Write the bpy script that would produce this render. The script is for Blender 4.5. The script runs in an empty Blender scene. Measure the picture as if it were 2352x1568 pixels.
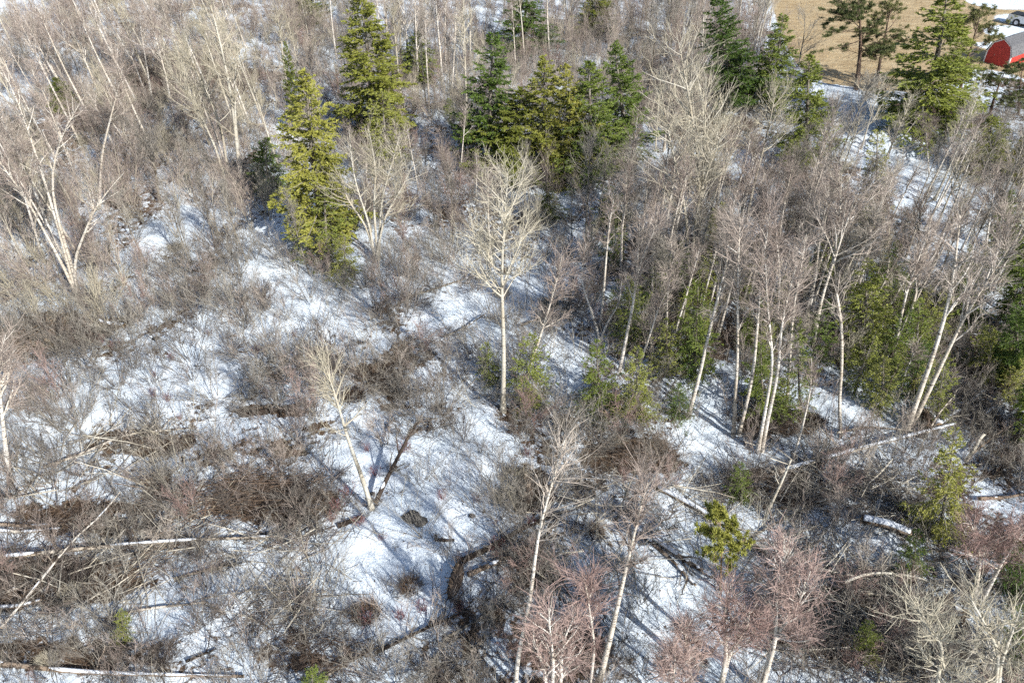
import bpy, math, random
import numpy as np
from mathutils import Vector, Matrix

# ------------------------------------------------------------------ camera, sky, sun, exposure
SC = bpy.context.scene
COL = SC.collection
CAM_H, PITCH, FPX = 27.0, math.radians(38.0), 1800.0      # metres, below horizontal, focal length for a 2352 px wide picture
cam_d = bpy.data.cameras.new('camera'); cam = bpy.data.objects.new('camera', cam_d); COL.objects.link(cam)
cam_d.sensor_width = 36.0; cam_d.lens = 36.0 * FPX / 2352.0
cam_d.clip_start = 0.5; cam_d.clip_end = 6000
cam.location = (0, 0, CAM_H); cam.rotation_euler = (math.pi / 2 - PITCH, 0, 0)
SC.camera = cam

SUN_EL = math.radians(34.0)
SHADOW_AZ = math.radians(-41.0)                            # heading of the shadows, clockwise from +Y
sh = (math.sin(SHADOW_AZ), math.cos(SHADOW_AZ))
world = bpy.data.worlds.new('World'); SC.world = world; world.use_nodes = True
wn = world.node_tree.nodes; wl = world.node_tree.links
sky = wn.new('ShaderNodeTexSky'); sky.sky_type = 'NISHITA'; sky.sun_disc = False
sky.sun_elevation = SUN_EL; sky.sun_rotation = SHADOW_AZ + math.pi
wn['Background'].inputs['Strength'].default_value = 0.105
wl.new(sky.outputs[0], wn['Background'].inputs['Color'])
sd = bpy.data.lights.new('sun', 'SUN'); sd.energy = 5.0; sd.angle = math.radians(0.5); sd.color = (1.0, 0.98, 0.94)
sun = bpy.data.objects.new('sun', sd); COL.objects.link(sun)
sun.rotation_euler = Vector((sh[0] * math.cos(SUN_EL), sh[1] * math.cos(SUN_EL), -math.sin(SUN_EL))).to_track_quat('-Z', 'Y').to_euler()
sun.location = (30, -20, 60)
vs = SC.view_settings
vs.view_transform = 'Standard'; vs.look = 'None'; vs.gamma = 1.0; vs.exposure = 0.55; vs.use_curve_mapping = False
SC.render.engine = 'CYCLES'
SC.cycles.use_denoising = False
SC.cycles.max_bounces = 3; SC.cycles.diffuse_bounces = 1; SC.cycles.glossy_bounces = 1
SC.cycles.transmission_bounces = 2; SC.cycles.transparent_max_bounces = 4
SC.cycles.sample_clamp_indirect = 3.0
SC.render.filter_size = 1.1
SC.cycles.use_adaptive_sampling = True; SC.cycles.adaptive_threshold = 0.03

# ------------------------------------------------------------------ helpers: noise, ground, pixels
NR = np.random.default_rng(5)
_perm = NR.permutation(512)
def vnoise(x, y):
    x = np.asarray(x, float); y = np.asarray(y, float)
    xi = np.floor(x).astype(int); yi = np.floor(y).astype(int); fx = x - xi; fy = y - yi
    def h(a, b): return _perm[(_perm[a & 511] + b) & 511] / 511.0
    u = fx * fx * (3 - 2 * fx); v = fy * fy * (3 - 2 * fy)
    return (h(xi, yi) * (1 - u) + h(xi + 1, yi) * u) * (1 - v) + (h(xi, yi + 1) * (1 - u) + h(xi + 1, yi + 1) * u) * v
def fbm(x, y, sc, oc=4):
    s = 0; a = 1; t = 0
    for k in range(oc):
        s = s + a * vnoise(np.asarray(x) / sc + 31.7 * k + 900, np.asarray(y) / sc + 17.3 * k + 900); t += a; a *= 0.5; sc *= 0.5
    return s / t

CP, SP = math.cos(PITCH), math.sin(PITCH)
def ray(px, py):
    a = (px - 1176.0) / FPX; b = (784.0 - py) / FPX
    return (a, b * SP + CP, b * CP - SP)
def flat(px, py):                                          # pixel of the photograph -> spot on level ground
    d = ray(px, py); t = -CAM_H / d[2]
    return d[0] * t, d[1] * t
def upright(px, py, Y):                                    # pixel -> point in the upright plane at distance Y
    d = ray(px, py); t = Y / d[1]
    return (d[0] * t, Y, CAM_H + d[2] * t)
def pix(x, y, z):
    zz = np.asarray(z) - CAM_H
    f = y * CP - zz * SP; u = y * SP + zz * CP
    return 1176 + FPX * x / f, 784 - FPX * u / f
def blob(cx, cy, rx, ry):                                  # an ellipse seen in the picture -> an ellipse on the ground
    x, y = flat(cx, cy); ax = (flat(cx + rx, cy)[0] - flat(cx - rx, cy)[0]) / 2
    ay = (flat(cx, cy - ry)[1] - flat(cx, cy + ry)[1]) / 2
    return (x, y, ax, ay)
def blobs_at(bl, x, y):
    m = np.zeros(np.shape(x))
    for (bx, by, ax, ay, s) in bl:
        q = ((x - bx) / ax) ** 2 + ((y - by) / ay) ** 2
        m = np.maximum(m, s * np.clip(1.6 - q, 0, 1))
    return m
def BL(rows): return [blob(*r[:4]) + (r[4] if len(r) > 4 else 1.0,) for r in rows]

CLEAR = BL([(1030,735,95,50),(430,810,110,60,.85),(480,880,100,40,.8),(570,960,130,50,.5),(720,740,120,45,.75),(830,790,70,40,.8),
    (250,905,110,55,.6),(110,850,60,30,.7),(1300,830,55,70,.9),(1225,670,80,45,.7),(800,1060,95,70,.95),(1070,1070,150,80,.75),
    (1100,985,60,40,.9),(950,1240,190,90,.86),(1000,1350,130,70,.88),(890,1440,120,50,.8),(340,1375,45,30,1),(400,1305,80,18,.9),(540,1310,50,30,1),
    (1620,1015,75,50,.95),(1650,930,70,60,.7),(1960,955,80,50,.8),(2010,920,60,50,.7),(1830,1205,95,60,.9),(2000,1245,60,40,.9),
    (1975,280,60,90,1),(2080,385,100,75,.9),(2150,480,90,60,.7),(1690,375,40,30,.9),(650,545,90,35,.6),(360,560,60,55,.6),(480,490,80,30,.6),
    (220,360,60,50,.7),(590,130,60,30,.8),(20,30,40,40,1),(70,215,50,30,1),(1000,330,50,70,.5),(960,150,60,60,.5),(750,200,40,60,.5),
    (1640,1000,60,40,.9),(2300,1150,70,60,.8),(760,1450,50,40,.9),(430,1480,60,30,.7),(200,1450,60,30,.6)])
LITTER = BL([(640,1150,140,45,.9),(110,760,120,38,.9),(1460,1045,110,38,.8),(1790,965,90,35,.8),(1780,1110,110,50,.7),(100,1330,240,60,.75),
    (150,1500,250,40,.6),(1960,1430,250,90,.75),(700,1490,120,50,.6),(1220,1130,45,50,.9),(2280,800,120,100,.6),(250,1180,180,40,.7),(620,940,80,12,.8),
    (960,320,150,40,.5),(1560,620,120,80,.45),(2150,270,120,30,.9),(1650,300,120,40,.7),(300,250,260,130,.5),(1000,1240,40,14,.8),(1290,1490,100,60,.5),
    (500,1500,200,50,.5),(300,1010,120,25,.5),(880,860,60,60,.45),(700,1000,80,40,.4)])

# ------------------------------------------------------------------ the field, the mown verge and the snow lying on it
FIELD = [flat(*p) for p in [(1735,-250),(1775,20),(1800,95),(1835,150),(1890,190),(1960,212),(2030,216),(2110,215),(2190,195),(2300,170),(2420,190),(3000,150),(3000,-250)]]
def inside_field(x, y):
    r = np.zeros(np.shape(x), bool); n = len(FIELD)
    for i in range(n):
        (x0, y0), (x1, y1) = FIELD[i], FIELD[(i + 1) % n]
        if y0 == y1: continue
        r ^= ((y0 > y) != (y1 > y)) & (x < (x1 - x0) * (y - y0) / (y1 - y0) + x0)
    return r
def field_mask(x, y):                                      # 1 on the field, 0 in the wood, soft between
    x = np.asarray(x, float); y = np.asarray(y, float)
    return sum(inside_field(x + a, y + b).astype(float) for a, b in ((0, 0), (.9, 0), (-.9, 0), (0, .9), (0, -.9), (.6, .6), (-.6, .6), (.6, -.6), (-.6, -.6))) / 9
YARD = BL([(2310,5,75,16),(2330,75,70,18),(2290,105,55,12,.85),(2340,45,60,14,.8),(2310,240,90,60,.9),(2270,175,60,18,.8),(1935,205,40,10,.8),(2190,75,40,12,.5)])
def gz(x, y):
    x = np.asarray(x, float); y = np.asarray(y, float)
    z = 0.9 * (fbm(x, y, 9.0, 3) - .5) + 0.62 * (fbm(x + 50, y, 2.2, 3) - .5) + 0.16 * (fbm(x, y + 70, .75, 2) - .5)
    fm = field_mask(x, y)
    z = z * (1 - .85 * fm)
    far = np.clip((np.hypot(x, y - 60) - 140) / 200, 0, 1)
    return z * (1 - far)
def G(px, py):
    x, y = flat(px, py); return (x, y, float(gz(x, y)))

# ------------------------------------------------------------------ materials
MAT = {}
def new_mat(name):
    m = bpy.data.materials.new(name); m.use_nodes = True
    nt = m.node_tree; b = nt.nodes['Principled BSDF']; MAT[name] = m
    b.inputs['Roughness'].default_value = 0.85; b.inputs['Specular IOR Level'].default_value = 0.2
    return m, nt, b
def ramp(nt, fac, stops, interp='LINEAR'):
    r = nt.nodes.new('ShaderNodeValToRGB'); r.color_ramp.interpolation = interp
    e = r.color_ramp.elements
    while len(e) < len(stops): e.new(0.5)
    for k, (p, c) in enumerate(stops): e[k].position = p; e[k].color = (*c, 1)
    nt.links.new(fac, r.inputs['Fac']); return r.outputs['Color']
def noise(nt, scale, detail=4, vec=None, rough=.6):
    n = nt.nodes.new('ShaderNodeTexNoise'); n.inputs['Scale'].default_value = scale; n.inputs['Detail'].default_value = detail; n.inputs['Roughness'].default_value = rough
    if vec is not None: nt.links.new(vec, n.inputs['Vector'])
    return n.outputs['Fac']
def mth(nt, op, a, b):
    n = nt.nodes.new('ShaderNodeMath'); n.operation = op
    for k, v in enumerate((a, b)):
        if isinstance(v, (int, float)): n.inputs[k].default_value = v
        else: nt.links.new(v, n.inputs[k])
    return n.outputs[0]
def mixc(nt, fac, a, b, mode='MIX'):
    n = nt.nodes.new('ShaderNodeMix'); n.data_type = 'RGBA'; n.blend_type = mode
    for s, v in ((n.inputs[0], fac), (n.inputs[6], a), (n.inputs[7], b)):
        if isinstance(v, (int, float)): s.default_value = v
        elif isinstance(v, tuple): s.default_value = (*v, 1)
        else: nt.links.new(v, s)
    return n.outputs[2]
def tcoord(nt, which='Object'):
    return nt.nodes.new('ShaderNodeTexCoord').outputs[which]
def geo_pos(nt): return nt.nodes.new('ShaderNodeNewGeometry').outputs['Position']
def scaled(nt, vec, s):
    n = nt.nodes.new('ShaderNodeMapping'); n.inputs['Scale'].default_value = s; nt.links.new(vec, n.inputs['Vector']); return n.outputs[0]
def bump(nt, b, h, strength, dist):
    n = nt.nodes.new('ShaderNodeBump'); n.inputs['Strength'].default_value = strength; n.inputs['Distance'].default_value = dist
    nt.links.new(h, n.inputs['Height']); nt.links.new(n.outputs[0], b.inputs['Normal'])
def rnd(nt): return nt.nodes.new('ShaderNodeObjectInfo').outputs['Random']

def plain(name, stops, nscale=3.0, rough=.85, rw=.6):      # bark or twig colour: varies per plant and along it
    m, nt, b = new_mat(name)
    f = mth(nt, 'ADD', mth(nt, 'MULTIPLY', rnd(nt), rw), mth(nt, 'MULTIPLY', noise(nt, nscale, 3, geo_pos(nt)), 1 - rw))
    nt.links.new(ramp(nt, f, stops), b.inputs['Base Color']); b.inputs['Roughness'].default_value = rough
    return m
def bark(name, light, dark, amount, zs=4.5, tint=(.78, .72, .64)):
    m, nt, b = new_mat(name)
    v = scaled(nt, geo_pos(nt), (1, 1, zs))
    n1 = noise(nt, 4.0, 3, v, .7); n2 = noise(nt, .9, 2, geo_pos(nt))
    c = mixc(nt, ramp(nt, n1, [(amount, (0, 0, 0)), (amount + .06, (1, 1, 1))]), dark, light)
    c = mixc(nt, 1.0, c, ramp(nt, n2, [(.3, tint), (.65, (1, 1, 1))]), 'MULTIPLY')
    c = mixc(nt, 1.0, c, ramp(nt, rnd(nt), [(0, (.8, .77, .72)), (1, (1, 1, 1))]), 'MULTIPLY')
    nt.links.new(c, b.inputs['Base Color']); b.inputs['Roughness'].default_value = .75
    bump(nt, b, n1, .35, .02)
    return m
bark('birch_bark', (.76, .72, .66), (.13, .11, .095), .40)
bark('poplar_bark', (.56, .53, .455), (.16, .14, .11), .36, 3.0)
bark('log_birch', (.60, .56, .50), (.12, .10, .085), .46)
bark('grey_bark', (.27, .25, .215), (.08, .065, .05), .42, .6)
bark('pine_bark', (.17, .12, .09), (.05, .035, .03), .45, .5)
bark('old_log_bark', (.34, .27, .21), (.08, .06, .045), .45, 1.0)
plain('rotten_wood', [(.2, (.03, .022, .017)), (.5, (.075, .055, .042)), (.8, (.15, .115, .088))], 6)
plain('cut_wood', [(.2, (.30, .19, .10)), (.8, (.42, .29, .17))], 9)
plain('twig_red', [(.1, (.21, .165, .14)), (.5, (.325, .265, .225)), (.9, (.46, .40, .335))])
plain('twig_tan', [(.1, (.31, .275, .20)), (.5, (.42, .375, .28)), (.9, (.55, .50, .385))])
plain('twig_grey', [(.1, (.12, .105, .09)), (.5, (.21, .188, .16)), (.9, (.36, .33, .275))])
plain('twig_dark', [(.1, (.055, .043, .038)), (.5, (.11, .09, .076)), (.9, (.20, .168, .14))])
plain('twig_rust', [(.1, (.08, .052, .036)), (.5, (.16, .11, .075)), (.9, (.29, .22, .155))])
plain('twig_maroon', [(.1, (.16, .07, .07)), (.5, (.24, .11, .11)), (.9, (.30, .16, .15))])

def needle(name, a, b_, c_):
    m, nt, b = new_mat(name)
    f = mth(nt, 'ADD', mth(nt, 'MULTIPLY', rnd(nt), .45), mth(nt, 'MULTIPLY', noise(nt, 1.3, 4, geo_pos(nt), .75), .6))
    nt.links.new(ramp(nt, f, [(.25, a), (.5, b_), (.75, c_)]), b.inputs['Base Color'])
    b.inputs['Roughness'].default_value = .6; b.inputs['Specular IOR Level'].default_value = .3
    b.inputs['Subsurface Weight'].default_value = 0
    tr = nt.nodes.new('ShaderNodeBsdfTranslucent'); nt.links.new(ramp(nt, f, [(.22, a), (.5, b_), (.8, c_)]), tr.inputs['Color'])
    ms = nt.nodes.new('ShaderNodeMixShader'); ms.inputs[0].default_value = .25
    nt.links.new(b.outputs[0], ms.inputs[1]); nt.links.new(tr.outputs[0], ms.inputs[2])
    nt.links.new(ms.outputs[0], nt.nodes['Material Output'].inputs['Surface'])
    return m
needle('spruce_needles', (.125, .16, .028), (.25, .265, .048), (.39, .37, .08))
needle('dark_needles', (.07, .125, .026), (.15, .21, .04), (.27, .30, .06))
needle('fir_needles', (.14, .185, .035), (.25, .28, .055), (.38, .375, .09))
needle('pine_needles', (.075, .10, .034), (.14, .155, .055), (.22, .215, .085))

m, nt, b = new_mat('snow')
P_ = geo_pos(nt)
b.inputs['Base Color'].default_value = (.76, .80, .85, 1); b.inputs['Roughness'].default_value = .6
bump(nt, b, noise(nt, 6, 5, P_), .5, .05)

m, nt, b = new_mat('ground')
P_ = geo_pos(nt)
at1 = nt.nodes.new('ShaderNodeAttribute'); at1.attribute_name = 'litter'
at2 = nt.nodes.new('ShaderNodeAttribute'); at2.attribute_name = 'grass'
nf = noise(nt, 2.6, 6, P_, .72); nm = noise(nt, .55, 4, P_, .65)
lit = mth(nt, 'ADD', at1.outputs['Fac'], mth(nt, 'ADD', mth(nt, 'MULTIPLY', mth(nt, 'SUBTRACT', nf, .5), 1.5), mth(nt, 'MULTIPLY', mth(nt, 'SUBTRACT', nm, .5), .7)))
spk = noise(nt, 5.5, 3, P_, .6); lit = mth(nt, 'ADD', lit, mth(nt, 'MULTIPLY', ramp(nt, spk, [(.63, (0, 0, 0)), (.70, (1, 1, 1))]), .5))
litm = ramp(nt, lit, [(.47, (0, 0, 0)), (.60, (1, 1, 1))])
leaf = ramp(nt, noise(nt, 14, 4, P_, .8), [(.3, (.035, .024, .018)), (.5, (.10, .066, .042)), (.7, (.22, .15, .095))])
snowc = ramp(nt, nm, [(.3, (.66, .745, .815)), (.7, (.79, .84, .885))])
wood = mixc(nt, litm, snowc, leaf)
gl = scaled(nt, P_, (.35, 1.0, 1.0))
gcol = ramp(nt, noise(nt, 1.2, 6, gl, .75), [(.25, (.24, .16, .085)), (.45, (.38, .28, .155)), (.6, (.46, .36, .215)), (.8, (.54, .44, .28))])
gsel = mth(nt, 'ADD', at2.outputs['Fac'], mth(nt, 'MULTIPLY', mth(nt, 'SUBTRACT', nf, .5), .9))
gm = ramp(nt, gsel, [(.46, (0, 0, 0)), (.54, (1, 1, 1))])
nt.links.new(mixc(nt, gm, wood, gcol), b.inputs['Base Color'])
b.inputs['Roughness'].default_value = .7
bump(nt, b, mth(nt, 'ADD', mth(nt, 'MULTIPLY', nf, 1.0), mth(nt, 'MULTIPLY', noise(nt, 11, 4, P_, .7), .35)), .6, .2)

def solid(name, col, rough=.5, spec=.4, metal=0, ns=None, var=.25):
    m, nt, b = new_mat(name)
    b.inputs['Roughness'].default_value = rough; b.inputs['Specular IOR Level'].default_value = spec; b.inputs['Metallic'].default_value = metal
    if ns:
        lo = tuple(c * (1 - var) for c in col); hi = tuple(min(1, c * (1 + var)) for c in col)
        nt.links.new(ramp(nt, noise(nt, ns, 4, geo_pos(nt)), [(.3, lo), (.7, hi)]), b.inputs['Base Color'])
    else: b.inputs['Base Color'].default_value = (*col, 1)
    return m
solid('red_paint', (.42, .045, .035), .6, .3, 0, 5, .2)
solid('white_trim', (.75, .74, .72), .5)
solid('shingle_grey', (.12, .12, .125), .9, .2, 0, 7, .45)
solid('car_silver', (.55, .56, .58), .3, .6, .3, 3, .08)
solid('car_glass', (.012, .014, .018), .08, .6)
solid('car_black', (.018, .018, .02), .55)
solid('rubber', (.025, .025, .025), .8)
solid('chrome_grey', (.4, .4, .42), .3, .5, .7)
solid('dark_rock', (.07, .065, .06), .9, .2, 0, 6, .7)
solid('red_glass', (.35, .02, .015), .2)

# ------------------------------------------------------------------ mesh helpers
def nrm(v): return v / np.maximum(np.linalg.norm(v, axis=-1, keepdims=True), 1e-9)
def tubes(P, R, S, rng):
    """P (N,K,3) centre lines, R (N,K) radii -> verts, quads"""
    P = np.asarray(P, float); R = np.asarray(R, float)
    N, K = P.shape[:2]
    T = nrm(P[:, -1] - P[:, 0]); a = nrm(rng.normal(size=(N, 3))); U = nrm(np.cross(T, a)); W = np.cross(T, U)
    ang = np.arange(S) * 2 * math.pi / S
    ring = U[:, None, :] * np.cos(ang)[None, :, None] + W[:, None, :] * np.sin(ang)[None, :, None]      # N,S,3
    V = P[:, :, None, :] + R[:, :, None, None] * ring[:, None, :, :]
    base = (np.arange(N) * K * S)[:, None, None]; k = (np.arange(K - 1) * S)[None, :, None]; s = np.arange(S)[None, None, :]; s2 = (s + 1) % S
    F = np.stack([base + k + s, base + k + s2, base + k + S + s2, base + k + S + s], -1).reshape(-1, 4)
    return V.reshape(-1, 3), F
def kites(P0, D, W, rng):
    side = nrm(np.cross(D, rng.normal(size=D.shape))) * W[:, None]
    V = np.stack([P0, P0 + .4 * D + side, P0 + D, P0 + .4 * D - side], 1).reshape(-1, 3)
    return V, np.arange(len(P0) * 4).reshape(-1, 4)
def build_mesh(name, pieces, mats, smooth=()):
    """pieces: list of (verts, quads, material slot)"""
    off = 0; VV = []; FF = []; MM = []; SM = []
    for v, f, mi in pieces:
        if len(f) == 0: continue
        VV.append(v); FF.append(f + off); MM.append(np.full(len(f), mi)); SM.append(np.full(len(f), mi in smooth)); off += len(v)
    V = np.concatenate(VV); F = np.concatenate(FF); M = np.concatenate(MM); S_ = np.concatenate(SM)
    me = bpy.data.meshes.new(name)
    me.vertices.add(len(V)); me.vertices.foreach_set('co', V.astype(np.float32).ravel())
    me.loops.add(F.size); me.loops.foreach_set('vertex_index', F.astype(np.int32).ravel())
    me.polygons.add(len(F)); me.polygons.foreach_set('loop_start', np.arange(0, F.size, 4, dtype=np.int32))
    me.polygons.foreach_set('loop_total', np.full(len(F), 4, dtype=np.int32))
    me.polygons.foreach_set('material_index', M.astype(np.int32)); me.polygons.foreach_set('use_smooth', S_.astype(bool))
    for mm in mats: me.materials.append(MAT[mm])
    me.update(); me.validate()
    return me
def link(name, data, parent=None):
    o = bpy.data.objects.new(name, data); COL.objects.link(o)
    if parent is not None: o.parent = parent
    return o
def tag(o, label=None, cat=None, group=None, kind=None):
    if label: o['label'] = label
    if cat: o['category'] = cat
    if group: o['group'] = group
    if kind: o['kind'] = kind
    return o
def poly_mesh(name, verts, faces, mats, midx=None, smooth=False):
    me = bpy.data.meshes.new(name); me.from_pydata(verts, [], faces)
    for mm in mats: me.materials.append(MAT[mm])
    if midx: me.polygons.foreach_set('material_index', midx)
    if smooth: me.polygons.foreach_set('use_smooth', [True] * len(faces))
    me.update(); return me
def box_vf(x0, x1, y0, y1, z0, z1):
    v = [(x0,y0,z0),(x1,y0,z0),(x1,y1,z0),(x0,y1,z0),(x0,y0,z1),(x1,y0,z1),(x1,y1,z1),(x0,y1,z1)]
    f = [(0,3,2,1),(4,5,6,7),(0,1,5,4),(1,2,6,5),(2,3,7,6),(3,0,4,7)]
    return v, f

def along(P, R, idx, t):
    K = P.shape[1]; f = np.clip(t, 0, .9999) * (K - 1); i = np.minimum(f.astype(int), K - 2); w = (f - i)[:, None]
    pos = P[idx, i] * (1 - w) + P[idx, i + 1] * w; r = R[idx, i] * (1 - w[:, 0]) + R[idx, i + 1] * w[:, 0]
    return pos, r, nrm(P[idx, i + 1] - P[idx, i])
def grow(rng, pos, d, L, K, up=0., wig=0., out=None):
    pts = [pos]; d = d.copy(); step = (L / (K - 1))[:, None]
    for k in range(K - 1):
        d = nrm(d + np.array([0, 0, 1.]) * (up if np.isscalar(up) else up[:, None]) + rng.normal(size=d.shape) * wig)
        pts.append(pts[-1] + d * step)
    return np.stack(pts, 1)
def kids(rng, P, R, n, t0, t1, ang, sd, L, K, up, wig, r0, r1, tpow=1.0):
    """n branches on parents P; L = function of (t, parent length)"""
    N = len(P); plen = np.linalg.norm(np.diff(P, axis=1), axis=2).sum(1)
    idx = rng.choice(N, n, p=plen / plen.sum()); t = t0 + (t1 - t0) * rng.random(n) ** tpow
    pos, r, tan = along(P, R, idx, t)
    perp = rng.normal(size=(n, 3)); perp = nrm(perp - tan * (perp * tan).sum(1, keepdims=True))
    a = np.clip(rng.normal(ang, sd, n), .1, 1.7)[:, None]
    d = tan * np.cos(a) + perp * np.sin(a)
    LL = L(t, plen[idx]) * rng.uniform(.6, 1.25, n)
    Q = grow(rng, pos, d, LL, K, up, wig)
    ra = np.minimum(r * .75, r0 * LL / max(LL.mean(), 1e-6)) if np.isscalar(r0) else np.minimum(r * .75, r0)
    RR = ra[:, None] + (r1 - ra)[:, None] * np.linspace(0, 1, K)[None, :]
    return Q, np.maximum(RR, r1)

# ------------------------------------------------------------------ trees without leaves
plain('twig_rosy', [(.1, (.22, .145, .125)), (.5, (.32, .22, .19)), (.9, (.43, .32, .275))])
KINDS = {
 'rosy':    dict(trunk='birch_bark', limb='birch_bark', twig='twig_rosy', ang=.62, n1=26, n2=200, n3=1000, up=.08, tw=.0085, tup=-.02),
 # trunk bark, limb bark, twig material, limb angle, limb count, twig2, twig3, up bend, droop
 'poplar':  dict(trunk='poplar_bark', limb='poplar_bark', twig='twig_tan', ang=.95, n1=28, n2=210, n3=620, up=.12, tw=.010, tup=.10),
 'birch':   dict(trunk='birch_bark', limb='birch_bark', twig='twig_red', ang=.62, n1=26, n2=200, n3=1000, up=.08, tw=.0085, tup=-.02),
 'whip':    dict(trunk='birch_bark', limb='twig_grey', twig='twig_red', ang=.55, n1=20, n2=130, n3=520, up=.08, tw=.0085, tup=0),
 'grey':    dict(trunk='grey_bark', limb='twig_grey', twig='twig_grey', ang=.7, n1=26, n2=170, n3=520, up=.11, tw=.009, tup=.06),
}
def bare_tree_meshes(kind, stems, spread, r_base, t0, rng, dens=1.0, top_r=.012, broken=False):
    """stems: list of (K,3) polylines from the ground up; returns trunk mesh and crown mesh"""
    k = KINDS[kind]; P = np.stack(stems); N, K = P.shape[:2]
    tt = np.linspace(0, 1, K)
    R = r_base * (1 - tt) ** .85 + top_r
    R = R + r_base * .45 * np.exp(-tt * 28)
    if broken: R = r_base * (1 - .35 * tt)
    R = np.repeat(R[None], N, 0)
    tv, tf = tubes(P, R, 8, rng)
    trunk = build_mesh('trunk', [(tv, tf, 0)], [k['trunk']], smooth=(0,))
    n1 = max(3, int(k['n1'] * dens * (1 if N == 1 else .7 * N)))
    prof = lambda t, pl: 1.2 * spread * (.35 + .9 * np.clip((1 - t) / max(1 - t0, .05), 0, 1) ** .7) * (1.0)
    B1, R1 = kids(rng, P, R, n1, t0, .97, k['ang'], .16, prof, 6, k['up'], .10, r_base * .27, .008, .85)
    B2, R2 = kids(rng, np.concatenate([B1, P[:, -6:]]) if K >= 6 else B1, np.concatenate([R1, R[:, -6:]]) if K >= 6 else R1,
                  int(k['n2'] * dens), .18, .98, .6, .2, lambda t, pl: np.minimum(.32 * pl + .12, 1.1), 4, k['up'] * .8, .13, .016, .006)
    B3, R3 = kids(rng, B2, R2, int(k['n3'] * dens), .15, 1, .6, .25, lambda t, pl: .28 + .35 * pl, 3, k['tup'], .12, k['tw'], k['tw'] * .45)
    pc = []
    v, f = tubes(B1, R1, 5, rng); pc.append((v, f, 0))
    v, f = tubes(B2, R2, 3, rng); pc.append((v, f, 1))
    v, f = tubes(B3, R3, 3, rng); pc.append((v, f, 1))
    crown = build_mesh('crown', pc, [k['limb'], k['twig']], smooth=(0,))
    return trunk, crown
def resample(pts, K, rng, wob):
    pts = np.asarray(pts, float)
    seg = np.r_[0, np.cumsum(np.linalg.norm(np.diff(pts, axis=0), axis=1))]
    s = np.linspace(0, seg[-1], K)
    Q = np.stack([np.interp(s, seg, pts[:, i]) for i in range(3)], 1)
    for _ in range(2):                                     # soften the corners
        Q[1:-1] = .25 * Q[:-2] + .5 * Q[1:-1] + .25 * Q[2:]
    ph = rng.uniform(0, 6.28); u = np.linspace(0, 1, K)
    Q[:, 1] += wob * np.sin(u * 4 + ph) * u
    Q[:, 0] += wob * .25 * np.sin(u * 9 + ph)* u
    return Q
def make_root(name, loc, label, cat, group=None):
    o = link(name, None); o.empty_display_size = .3; o.location = loc
    return tag(o, label, cat, group)
SEED = [100]
def key_tree(kind, stems_px, spread_px, label, r=.1, t0=.4, dens=1.0, group=None, name=None, lean_y=0., broken=False):
    """stems_px: polylines seen in the photograph, ground first; the tree stands upright in its own plane"""
    SEED[0] += 1; rng = np.random.default_rng(SEED[0])
    b0 = G(*stems_px[0][0]); Y = b0[1]
    stems = []
    for si, st in enumerate(stems_px):
        pts = [np.array(b0) + (np.array([rng.normal(0, .12), rng.normal(0, .12), 0]) if si else 0)]
        for (px, py) in st[1:]:
            q = np.array(upright(px, py, Y)); q[1] += lean_y * (q[2] - b0[2]); pts.append(q)
        pts = np.array(pts); pts[0, 2] -= .12
        stems.append(resample(pts - np.array(b0), 14, rng, .12 + .25 * (si > 0)))
    dist = math.hypot(math.hypot(b0[0], Y), CAM_H * .7)
    spread = spread_px * dist / FPX
    tr, cr = bare_tree_meshes(kind, stems, spread, r, t0, rng, dens, broken=broken)
    root = make_root(name or {'poplar': 'poplar_tree', 'birch': 'birch_tree', 'rosy': 'birch_tree', 'whip': 'birch_sapling', 'grey': 'bare_tree'}[kind], b0, label, 'tree', group)
    link('trunk', tr, root); link('crown', cr, root)
    return root

# variants that share their meshes: built 10 m tall at the origin
def variant(kind, seed, spread, r, t0, dens=1.0, H=10., lean=.5):
    rng = np.random.default_rng(seed); u = np.linspace(0, 1, 12)
    P = np.stack([lean * .5 * np.sin(u * 3 + seed) * u, lean * .5 * np.cos(u * 2.3 + seed * 2) * u, u * H], 1); P[0, 2] = -.15
    return bare_tree_meshes(kind, [P], spread, r, t0, rng, dens)
def place_tree(var, name, base, tip, label, cat, group, roll):
    root = make_root(name, base, label, cat, group)
    v = Vector(tip) - Vector(base); H = v.length
    q = v.to_track_quat('Z', 'Y')
    root.rotation_mode = 'QUATERNION'; root.rotation_quaternion = q @ Matrix.Rotation(roll, 4, 'Z').to_quaternion()
    root.scale = (H / 10,) * 3
    for nm, me in zip(('trunk', 'crown'), var): link(nm, me, root)
    return root

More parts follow.
